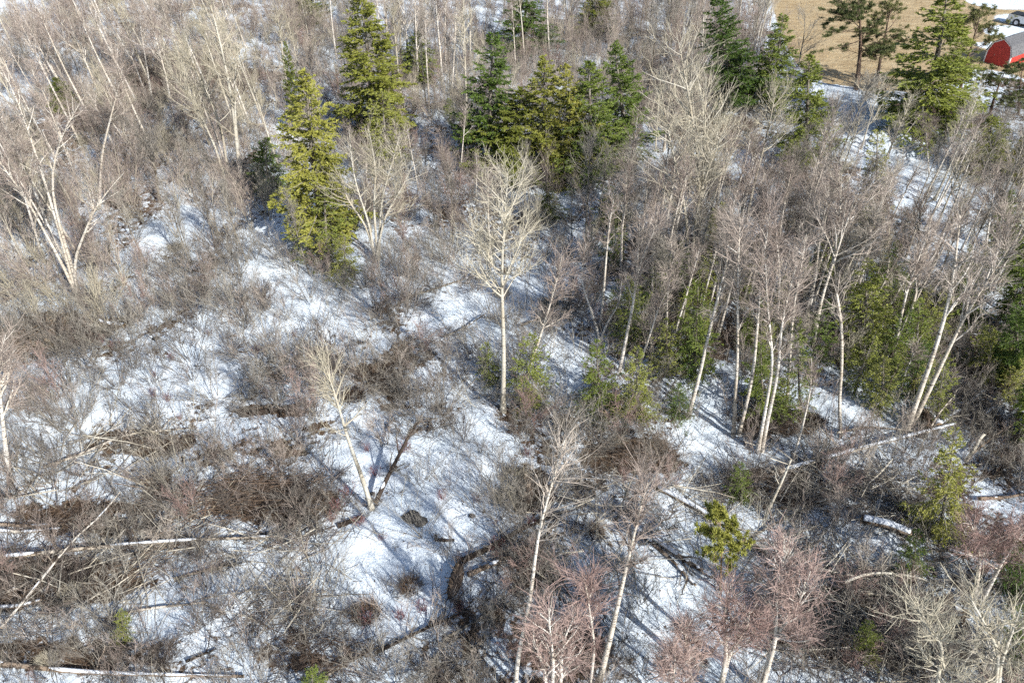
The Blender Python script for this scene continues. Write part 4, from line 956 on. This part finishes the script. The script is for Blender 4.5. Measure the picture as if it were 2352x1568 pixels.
def put_bush(r):
    _, kd, x, y, z, s, rz, px, py = r
    me = BUSH[kd][int(BR.integers(len(BUSH[kd])))]
    o = link(NAMES[kd], me); o.location = (x, y, z); o.rotation_euler = (0, 0, rz); o.scale = (s, s, s * BR.uniform(.9, 1.1))
    size = 'large ' if s > .95 else ('small ' if s < .72 else '')
    tag(o, beside(size + LOOK[kd], x, y) or LOOK[kd] + ' ' + zone(px, py), 'bush', PLUR[kd])
    SRC.setdefault((kd, me.name), o)
LIMIT = {'grey': 240, 'red': 200, 'dark': 150, 'maroon': 90, 'tall': 200, 'tan': 140}
rest = []
for kd in BUSH:
    rr = sorted([r for r in rows if r[1] == kd], key=lambda r: -r[0])
    for r in rr[:LIMIT[kd]]: put_bush(r)
    rest += rr[LIMIT[kd]:]

# ------------------------------------------------------------------ everything past the count: one mass per kind
def scatter(name, src_objs, pts, rz, sc, pick, label, cat):
    me = bpy.data.meshes.new(name); me.vertices.add(len(pts)); me.vertices.foreach_set('co', np.asarray(pts, np.float32).ravel())
    for nm, vals, ty in (('turn', rz, 'FLOAT'), ('size', sc, 'FLOAT'), ('pick', pick, 'INT')):
        a = me.attributes.new(nm, ty, 'POINT'); a.data.foreach_set('value', np.asarray(vals, np.int32 if ty == 'INT' else np.float32))
    me.update(); o = link(name, me); tag(o, label, cat, kind='stuff')
    ng = bpy.data.node_groups.new(name, 'GeometryNodeTree')
    ng.interface.new_socket('Geometry', in_out='INPUT', socket_type='NodeSocketGeometry'); ng.interface.new_socket('Geometry', in_out='OUTPUT', socket_type='NodeSocketGeometry')
    N = ng.nodes; L = ng.links; gi = N.new('NodeGroupInput'); go = N.new('NodeGroupOutput')
    j = N.new('GeometryNodeJoinGeometry')
    for so in reversed(src_objs):
        oi = N.new('GeometryNodeObjectInfo'); oi.inputs['Object'].default_value = so; oi.inputs['As Instance'].default_value = False; oi.transform_space = 'ORIGINAL'
        g2 = N.new('GeometryNodeGeometryToInstance'); L.new(oi.outputs['Geometry'], g2.inputs[0]); L.new(g2.outputs[0], j.inputs[0])
    ip = N.new('GeometryNodeInstanceOnPoints'); ip.inputs['Pick Instance'].default_value = True
    def attr(nm, ty):
        n = N.new('GeometryNodeInputNamedAttribute'); n.data_type = ty; n.inputs['Name'].default_value = nm; return n.outputs['Attribute']
    cxyz = N.new('ShaderNodeCombineXYZ'); L.new(attr('turn', 'FLOAT'), cxyz.inputs['Z'])
    L.new(gi.outputs[0], ip.inputs['Points']); L.new(j.outputs[0], ip.inputs['Instance']); L.new(attr('pick', 'INT'), ip.inputs['Instance Index'])
    L.new(cxyz.outputs[0], ip.inputs['Rotation']); L.new(attr('size', 'FLOAT'), ip.inputs['Scale']); L.new(ip.outputs[0], go.inputs[0])
    md = o.modifiers.new('scatter', 'NODES'); md.node_group = ng
    return o
for kd in BUSH:
    rr = [r for r in rest if r[1] == kd]
    if not rr: continue
    src = [o for (k_, _), o in SRC.items() if k_ == kd]
    scatter({'grey': 'alder_thicket', 'red': 'birch_thicket', 'dark': 'brown_undergrowth', 'maroon': 'maroon_undergrowth', 'tall': 'sapling_thicket', 'tan': 'pale_sapling_thicket'}[kd],
            src, [(r[2], r[3], r[4]) for r in rr], [r[6] for r in rr], [r[5] for r in rr], [int(BR.integers(len(src))) for r in rr],
            {'grey': 'mass of small grey alder bushes filling the wood', 'red': 'mass of small reddish twiggy bushes filling the wood', 'dark': 'mass of low dark undergrowth filling the wood',
             'maroon': 'scattered tiny maroon stems in the snow', 'tall': 'distant pinkish thicket of thin saplings', 'tan': 'distant tan thicket of thin saplings'}[kd], 'undergrowth')

n = 1450; ty_ = 12 + 78 * BR.random(n * 2) ** .8; tx_ = (BR.random(n * 2) * 2 - 1) * ((ty_ * CP + CAM_H * SP) * 1176 / FPX + 2)
ok = (field_mask(tx_, ty_) < .02) & (BR.random(n * 2) < 1 - .97 * blobs_at(CLEAR, tx_, ty_)); tx_, ty_ = tx_[ok][:n], ty_[ok][:n]; n = len(tx_)
stem_src = []
for me_, (px, py, lab) in zip(STEMS, STEM_AT):
    o = link('stem_patch', me_); o.location = G(px, py); tag(o, lab, 'saplings', 'patches of thin stems'); stem_src.append(o)
scatter('thin_stems', stem_src, np.stack([tx_, ty_, gz(tx_, ty_)], 1), BR.uniform(0, 6.283, n), BR.uniform(.5, 1.15, n), BR.integers(0, 3, n), 'tangle of thin bare stems growing all over the wood', 'undergrowth')

# ================================================================== heaps of dead brush and clumps of dry stalks
def put(me, name, px, py, s, rz, label, cat, group, sz=1.0):
    o = link(name, me); o.location = G(px, py); o.rotation_euler = (0, 0, rz); o.scale = (s, s, s * sz); return tag(o, label, cat, group)
for k, (px, py, s, v, lab) in enumerate([
    (600,1150,1.5,1,'big dark heap of dead brush above the long lower-left log'), (690,1165,1.4,0,'dark brush heap at the edge of the snow clearing'),
    (520,1130,1.1,1,'brown brush heap left of the big dark heap'), (740,1190,.9,1,'rusty brush heap touching the clearing snow'),
    (110,770,1.5,3,'rusty brush heap right under the many-stemmed birch'), (40,735,1.3,1,'brown brush heap at the left edge below the bleached poles'), (180,790,1.2,0,'dark brush heap left of the snow-capped stub'),
    (1455,1060,1.2,1,'brown brush heap below the yellow-green fir'), (1520,1030,1.0,3,'rusty brush heap beneath the slanting birch'), (1790,985,1.2,0,'dark brush heap round the twin white stems'),
    (1720,950,.9,1,'rusty brush heap behind the paired birch feet'), (1760,1110,1.3,0,'dark brush heap under the long white birch log'), (1850,1130,1.0,0,'dark brush heap right of the tilted grey pole'),
    (60,1320,1.2,0,'dark brush heap between the left-edge logs'), (250,1225,1.2,2,'grey brush heap beside the diagonal pole'), (180,1180,1.1,1,'brown brush heap above the parallel logs'),
    (380,1200,1.2,2,'grey brush heap on the long lower-left log'), (330,1285,1.0,1,'brown brush heap below the long lower-left log'), (480,1270,.9,0,'dark brush heap left of the small snow patches'),
    (120,1430,1.2,0,'dark brush heap beneath the diagonal pole'), (260,1520,1.0,0,'dark brush heap above the bottom-left log'), (620,1400,1.1,0,'dark brush heap left of the clearing near the bottom'),
    (820,1530,1.1,1,'brown brush heap at the bottom left of centre'), (700,1450,.9,0,'small dark brush heap by the bottom snow patches'), (1060,1540,1.1,0,'dark brush heap at the bottom centre'),
    (1180,1310,1.0,0,'dark brush heap caught under the lower root log'), (1240,1340,.9,0,'dark brush heap behind the slender birch'),
    (1900,1300,1.3,0,'dark brush heap beneath the pinkish crowns on the right'), (1980,1400,1.5,2,'grey brush heap under the arched branch'), (2080,1450,1.4,0,'dark brush heap below the arched branch'),
    (1900,1500,1.3,0,'dark brush heap at the bottom right'), (2200,1330,1.2,2,'grey brush heap at lower right before the white birches'), (2230,930,1.1,0,'dark brush heap behind the snowy logs at right'),
    (2290,880,1.3,0,'dark brush heap in the shade at the right edge'), (2300,1000,1.0,1,'brown brush heap among the snowy logs at right'), (2000,1110,1.1,2,'grey brush heap below the long birch log'),
    (1960,1140,1.0,0,'dark brush heap left of the leaning green fir'), (2090,1190,1.0,2,'grey brush heap round the snow-covered log'), (1640,1130,1.0,0,'dark brush heap on the long snowy log'),
    (880,880,1.1,2,'grey brush heap left of the tall poplar'), (600,870,1.0,2,'grey brush heap on the open snow'), (300,1010,1.0,2,'grey brush heap above the pale feathery log'), (780,830,.8,2,'small grey brush heap on the bright snow'),
    (1000,790,.9,0,'dark brush heap below the bright snow patch'), (960,700,.8,0,'small dark brush heap left of the bright snow patch'), (1260,740,.9,2,'grey brush heap on the stem right of the poplar')]):
    put(TANG[v], 'brush_heap', px, py, s, k * 1.7, lab, 'brush heap', 'heaps of dead brush')
for k, (px, py, lab) in enumerate([
    (2010,1400,'bleached branches heaped round the arched branch'), (2100,1420,'bleached branches fanned out right of the arched branch'), (2060,1500,'bleached branches beside the log slanting to the corner'),
    (1900,1420,'bleached branches left of the arched branch'), (2170,1480,'bleached branches under the crooked corner poplars'), (2290,1030,'bleached branches strewn over the right-hand snow'),
    (2180,930,'bleached branches piled by the snowy butt'), (1960,1080,'bleached branches below the long white birch log'), (2040,1150,'bleached branches left of the snow-covered log'),
    (1560,1200,'bleached branches between the long snowy log and the grey one'), (1860,1260,'bleached branches above the pinkish crowns'), (1330,1230,'bleached branches right of the slender birch'),
    (460,1220,'bleached branches crossing the lower-left log'), (250,1330,'bleached branches below the diagonal pole'), (650,1300,'bleached branches left of the clearing'), (160,1090,'bleached branches beneath the pale feathery log')]):
    put(TANGB, 'branch_pile', px, py, 1.0 + .1 * (k % 4), k * 2.1, lab, 'branch pile', 'piles of bleached branches')
RG = 'clumps of dry stalks'
for k in range(50):
    for _ in range(40):
        px, py = BR.uniform(0, 2352), BR.uniform(430, 1560); x, y = flat(px, py)
        if float(field_mask(x, y)) < .05 and BR.random() < .15 + float(blobs_at(LITTER, np.array(x), np.array(y))): break
    zn = zone(px, py); v = int(BR.integers(3))
    lk = ['rusty', 'straw-coloured', 'dark'][v] + ' clump of dry stalks'
    put(REED[v], 'dry_stalks', px, py, BR.uniform(.4, .9), BR.uniform(0, 6.28), beside(lk, x, y) or lk + ' ' + zn, 'dry stalks', RG)

# twigs and sticks strewn over the snow: nobody could count them
n = 8000; sx = BR.uniform(0, 1, n); ty = 13 + 60 * BR.random(n) ** 1.25
tx = (sx * 2 - 1) * ((ty * CP + CAM_H * SP) * 1176 / FPX + 2); ok = (field_mask(tx, ty) < .05) & (BR.random(n) < 2.2 * np.clip(fbm(tx, ty, 3.0, 3) - .35, 0, 1) + .1); tx, ty = tx[ok], ty[ok]; n = len(tx)
hd = BR.uniform(0, 6.283, n); d = np.stack([np.cos(hd), np.sin(hd), BR.normal(.12, .22, n)], 1)
Q = grow(BR, np.stack([tx, ty, gz(tx, ty) + .01], 1), nrm(d), BR.uniform(.2, 1.1, n), 3, 0, .12)
Rr = BR.uniform(.005, .014, n)[:, None] * np.array([1, .8, .4])[None]
v, f = tubes(Q, Rr, 3, BR)
tag(link('fallen_twigs', build_mesh('fallen_twigs', [(v, f, 0)], ['twig_dark'])), 'loose twigs and sticks strewn over the snow', 'twigs', kind='stuff')

# dry tufts of grass on the field
n = 16000; gx_ = BR.uniform(22, 80, n); gy_ = BR.uniform(70, 116, n); fmm = field_mask(gx_, gy_); ydd = blobs_at(YARD, gx_, gy_)
ok = (fmm > .6) & (ydd < .4); gx_, gy_ = gx_[ok], gy_[ok]; n = len(gx_)
p0 = np.stack([gx_, gy_, gz(gx_, gy_)], 1); dd = nrm(BR.normal(0, .6, (n, 3)) + np.array([0, 0, .8])) * BR.uniform(.06, .22, n)[:, None]
kv, kf = kites(p0, dd, BR.uniform(.015, .04, n), BR)
plain('dry_grass', [(.2, (.30, .20, .10)), (.5, (.42, .31, .17)), (.8, (.52, .42, .25))], .5, rw=.0)
tag(link('dry_grass', build_mesh('dry_grass', [(kv, kf, 0)], ['dry_grass'])), 'short dry tan grass on the field', 'grass', kind='stuff')

# ================================================================== the slim trunks between the trees above
VAR = {'birch': [variant('birch', 501, 1.2, .10, .5, .34), variant('birch', 502, 1.1, .095, .55, .3), variant('birch', 503, 1.4, .10, .45, .36)],
       'poplar': [variant('poplar', 511, 1.3, .11, .45, .55), variant('poplar', 512, 1.2, .10, .5, .5)],
       'grey': [variant('grey', 521, 1.4, .07, .35, .9), variant('grey', 522, 1.6, .07, .3, .9)]}
FR = np.random.default_rng(909)
def fill(n, box, kinds, H, lean, label, group, jit=.05):
    k = 0; tries = 0
    while k < n and tries < n * 30:
        tries += 1
        px, py = FR.uniform(box[0], box[2]), FR.uniform(box[1], box[3]); b0 = G(px, py)
        if float(field_mask(b0[0], b0[1])) > .02: continue
        if float(blobs_at(CLEAR, np.array(b0[0]), np.array(b0[1]))) > .75: continue
        if (1080 < px < 1500 and 270 < py < 500) or (1600 < px < 1900 and 220 < py < 420) or (2020 < px < 2340 and 240 < py < 420) or (620 < px < 820 and 400 < py < 620): continue
        kd = kinds[int(FR.integers(len(kinds)))]; h = FR.uniform(*H); tip = (b0[0] + h * (lean + FR.normal(0, jit)), b0[1] + h * FR.normal(0, jit), b0[2] + h)
        nm = {'birch': 'birch_tree', 'poplar': 'poplar_tree', 'grey': 'bare_tree'}[kd]
        lk = {'birch': 'thin white-stemmed birch ', 'poplar': 'thin cream-stemmed poplar ', 'grey': 'thin grey-stemmed bare tree '}[kd]
        place_tree(VAR[kd][int(FR.integers(len(VAR[kd])))], nm, b0, tip, beside(lk.strip(), b0[0], b0[1]) or lk + label, 'tree', lk + group, FR.uniform(0, 6.28)); k += 1
fill(58, (-30, 30, 640, 400), ['birch', 'birch', 'poplar', 'birch'], (6, 10), -.17, 'among the leaning trunks of the upper left thicket', 'in the upper left thicket')
fill(14, (-20, 420, 200, 640), ['birch', 'grey', 'poplar'], (5, 8), -.14, 'crowded round the many-stemmed birch', 'round the many-stemmed birch')
fill(26, (640, 30, 1500, 300), ['birch', 'grey', 'poplar'], (6, 10), -.02, 'behind and between the spruces at the top', 'between the spruces')
fill(20, (1480, 30, 1780, 420), ['poplar', 'grey', 'birch'], (6, 10), .0, 'near the broad pale poplar', 'near the broad pale poplar')
fill(16, (760, 420, 1330, 640), ['grey', 'grey', 'birch'], (4, 7), -.02, 'between the fan-shaped tree and the tall poplar', 'between the fan-shaped tree and the tall poplar')
fill(64, (1350, 480, 1900, 800), ['birch', 'birch', 'grey'], (6, 9), .03, 'within the birch grove right of centre', 'within the birch grove')
fill(56, (1850, 440, 2352, 820), ['birch', 'poplar', 'grey'], (6, 9), .06, 'behind the thick leaning birches at right', 'behind the thick leaning birches')
fill(10, (300, 430, 760, 640), ['grey'], (4, 6), -.08, 'at the back of the open snow on the left', 'at the back of the open snow')

FR2 = np.random.default_rng(4242)
for k in range(46):
    for _ in range(30):
        px, py = FR2.uniform(1370, 2352), FR2.uniform(600, 960); b0 = G(px, py)
        if FR2.random() > float(blobs_at(CLEAR, np.array(b0[0]), np.array(b0[1]))): break
    hpx = FR2.uniform(70, 150); dx = (px - 1176) / (3088 - py) * hpx + FR2.normal(0, 6)
    conifer(FIR[1 + (k % 2) * int(FR2.random() < .5)], 3.2, (px + dx, py - hpx), (px, py), hpx * FR2.uniform(.22, .38), 'fir_tree', beside('thin young fir', b0[0], b0[1]) or 'thin young fir in the olive layer under the birch grove', group='thin young firs under the birches')

# ================================================================== red shed with a gambrel roof, and the pickup beyond it
sh0 = G(2313, 157); ang = math.atan2(.58, .81)
shed = make_root('red_shed', sh0, 'red garden shed with gambrel roof and white trim at the right edge', 'shed'); shed.rotation_euler = (0, 0, ang)
W, Ln, E, B1_, PK = 2.5, 3.8, 1.2, 2.05, 2.62                # local x runs along the shed, y across the gable end
prof = [(0, 0), (0, E), (.32, B1_), (W / 2, PK), (W - .32, B1_), (W, E), (W, 0)]
fn = lambda x: [(x, y, z) for y, z in prof]
link('gable_wall', poly_mesh('gable', fn(0) + fn(.06), [tuple(range(7))[::-1], tuple(range(7, 14))] + [(i, (i + 1) % 7, (i + 1) % 7 + 7, i + 7) for i in range(7)], ['red_paint']), shed)
link('gable_wall', poly_mesh('gable', fn(Ln - .06) + fn(Ln), [tuple(range(7))[::-1], tuple(range(7, 14))] + [(i, (i + 1) % 7, (i + 1) % 7 + 7, i + 7) for i in range(7)], ['red_paint']), shed)
bv, bf = box_vf(.06, Ln - .06, 0, .05, 0, E); bme = poly_mesh('side', bv, bf, ['red_paint'])
link('side_wall', bme, shed); o = link('side_wall', bme, shed); o.location = (0, W - .05, 0)
brd, brf = box_vf(0, .02, -.012, 0, .02, E - .05); bat = poly_mesh('batten', brd, brf, ['red_paint'])
for k in range(9): o = link('batten', bat, shed); o.location = (.28 + k * .4, 0, 0)
for sgn in (0, 1):                                         # roof: four slopes laid in courses of shingles
    for (a, b_) in (((-.10, E - .12), (.32, B1_)), ((.32, B1_), (W / 2, PK))):
        n = 4; nrmv = np.array([-(b_[1] - a[1]), b_[0] - a[0]]); nrmv = nrmv / np.linalg.norm(nrmv)
        for c in range(n):
            p = np.array(a) + (np.array(b_) - np.array(a)) * c / n; q = np.array(a) + (np.array(b_) - np.array(a)) * (c + 1.08) / n
            pts = []
            for x in (-.12, Ln + .12):
                for (pt, off) in ((p, .055), (q, .03), (q, .005), (p, .005)):
                    yz = pt + nrmv * off; yv = yz[0] if sgn == 0 else W - yz[0]; pts.append((x, yv, yz[1] + .01))
            link('shingle_course', poly_mesh('course', pts, [(0, 1, 2, 3), (7, 6, 5, 4), (0, 4, 5, 1), (1, 5, 6, 2), (2, 6, 7, 3), (3, 7, 4, 0)], ['shingle_grey']), shed)
def strip(p, q, w=.10, x=-.03):
    p, q = np.array(p), np.array(q); d = (q - p) / np.linalg.norm(q - p); nn = np.array([-d[1], d[0]]) * w
    V = [(xx, *pt) for xx in (x, x + .028) for pt in (p, q, q - nn, p - nn)]
    return poly_mesh('trim', V, [(3, 2, 1, 0), (4, 5, 6, 7), (0, 1, 5, 4), (1, 2, 6, 5), (2, 3, 7, 6), (3, 0, 4, 7)], ['white_trim'])
for i in range(6): link('white_trim', strip(prof[i], prof[i + 1]), shed)
link('corner_board', poly_mesh('cb', *box_vf(0, .10, -.03, -.013, .0, E), ['white_trim']), shed)
dv, df = box_vf(-.02, 0, .75, 1.75, .05, 1.75); dr = link('door', poly_mesh('door', dv, df, ['red_paint']), shed)
link('handle', poly_mesh('handle', *box_vf(-.05, -.02, 1.62, 1.66, .85, 1.0), ['chrome_grey']), dr)

tr0 = G(2318, 52); tk = make_root('pickup_truck', tr0, 'light grey pickup with dark bed and windows at the top right corner', 'pickup'); tk.rotation_euler = (0, 0, math.atan2(-.78, .62))
def extrude_profile(prof, y0, y1, mats, inset=0):          # side profile (x,z) swept across the truck
    n = len(prof); V = [(x, y0, z) for x, z in prof] + [(x, y1, z) for x, z in prof]
    F = [tuple(range(n))[::-1], tuple(range(n, 2 * n))] + [(i, (i + 1) % n, (i + 1) % n + n, i + n) for i in range(n)]
    return poly_mesh('part', V, F, mats)
def arc(cx, r, n=8): return [(cx + r * math.cos(a), .38 + r * math.sin(a)) for a in np.linspace(math.pi, 0, n)]
body = [(0, .45), (.62, .42)] + arc(1.05, .43) + [(1.55, .40), (3.75, .40)] + arc(4.25, .43) + [(4.75, .42), (5.3, .5), (5.35, .85), (5.2, 1.02), (4.0, 1.10), (2.0, 1.12), (0, 1.12)]
hw = .93
bo = link('body', extrude_profile(body, -hw, hw, ['car_silver']), tk)
cab = [(1.95, 1.12), (2.05, 1.72), (2.25, 1.80), (3.2, 1.80), (3.4, 1.72), (4.05, 1.10)]
link('cab', extrude_profile(cab, -.80, .80, ['car_silver']), tk)
for y0, y1 in ((-.815, -.802), (.802, .815)):
    link('side_window', extrude_profile([(2.12, 1.18), (2.18, 1.66), (2.72, 1.70), (2.72, 1.18)], y0, y1, ['car_glass']), tk)
    link('side_window', extrude_profile([(2.80, 1.18), (2.80, 1.70), (3.28, 1.66), (3.82, 1.18)], y0, y1, ['car_glass']), tk)
link('windscreen', poly_mesh('ws', [(3.44, -.7, 1.70), (3.44, .7, 1.70), (4.02, .74, 1.16), (4.02, -.74, 1.16), (3.40, -.7, 1.66), (3.40, .7, 1.66), (3.98, .74, 1.12), (3.98, -.74, 1.12)], [(0, 3, 2, 1), (4, 5, 6, 7), (0, 1, 5, 4), (1, 2, 6, 5), (2, 3, 7, 6), (3, 0, 4, 7)], ['car_glass']), tk)
link('bed_liner', poly_mesh('bed', *box_vf(.10, 1.88, -.80, .80, 1.124, 1.19), ['car_black']), tk)
link('rear_bumper', poly_mesh('rb', *box_vf(-.14, -.004, -.85, .85, .42, .62), ['chrome_grey']), tk)
link('front_bumper', poly_mesh('fb', *box_vf(5.355, 5.46, -.88, .88, .42, .66), ['chrome_grey']), tk)
for y in (-.86, .70): link('tail_light', poly_mesh('tl', *box_vf(-.03, -.004, y, y + .16, .72, 1.06), ['red_glass']), tk)
for y in (-.80, .52): link('headlight', poly_mesh('hl', *box_vf(5.355, 5.39, y, y + .28, .70, .84), ['white_trim']), tk)
def wheel_mesh(r0, r1, w, mat):
    n = 20; V = []; F = []
    for (r, y) in ((r1, -w), (r0, -w), (r0, w), (r1, w)):
        V += [(r * math.cos(2 * math.pi * k / n), y, r * math.sin(2 * math.pi * k / n)) for k in range(n)]
    for q in range(4): F += [(q * n + k, q * n + (k + 1) % n, ((q + 1) % 4) * n + (k + 1) % n, ((q + 1) % 4) * n + k) for k in range(n)]
    return poly_mesh('wheel', V, F, [mat])
tyre, rim = wheel_mesh(.37, .22, .12, 'rubber'), wheel_mesh(.215, .02, .10, 'chrome_grey')
for x in (1.05, 4.25):
    for y in (-.83, .83):
        wv = link('wheel', tyre, tk); wv.location = (x, y, .37); link('rim', rim, wv)
tris = sum(len(m_.polygons) * 2 for m_ in bpy.data.meshes)
print('mesh triangles about', tris, 'objects', len(bpy.data.objects), 'scattered', len(rest))
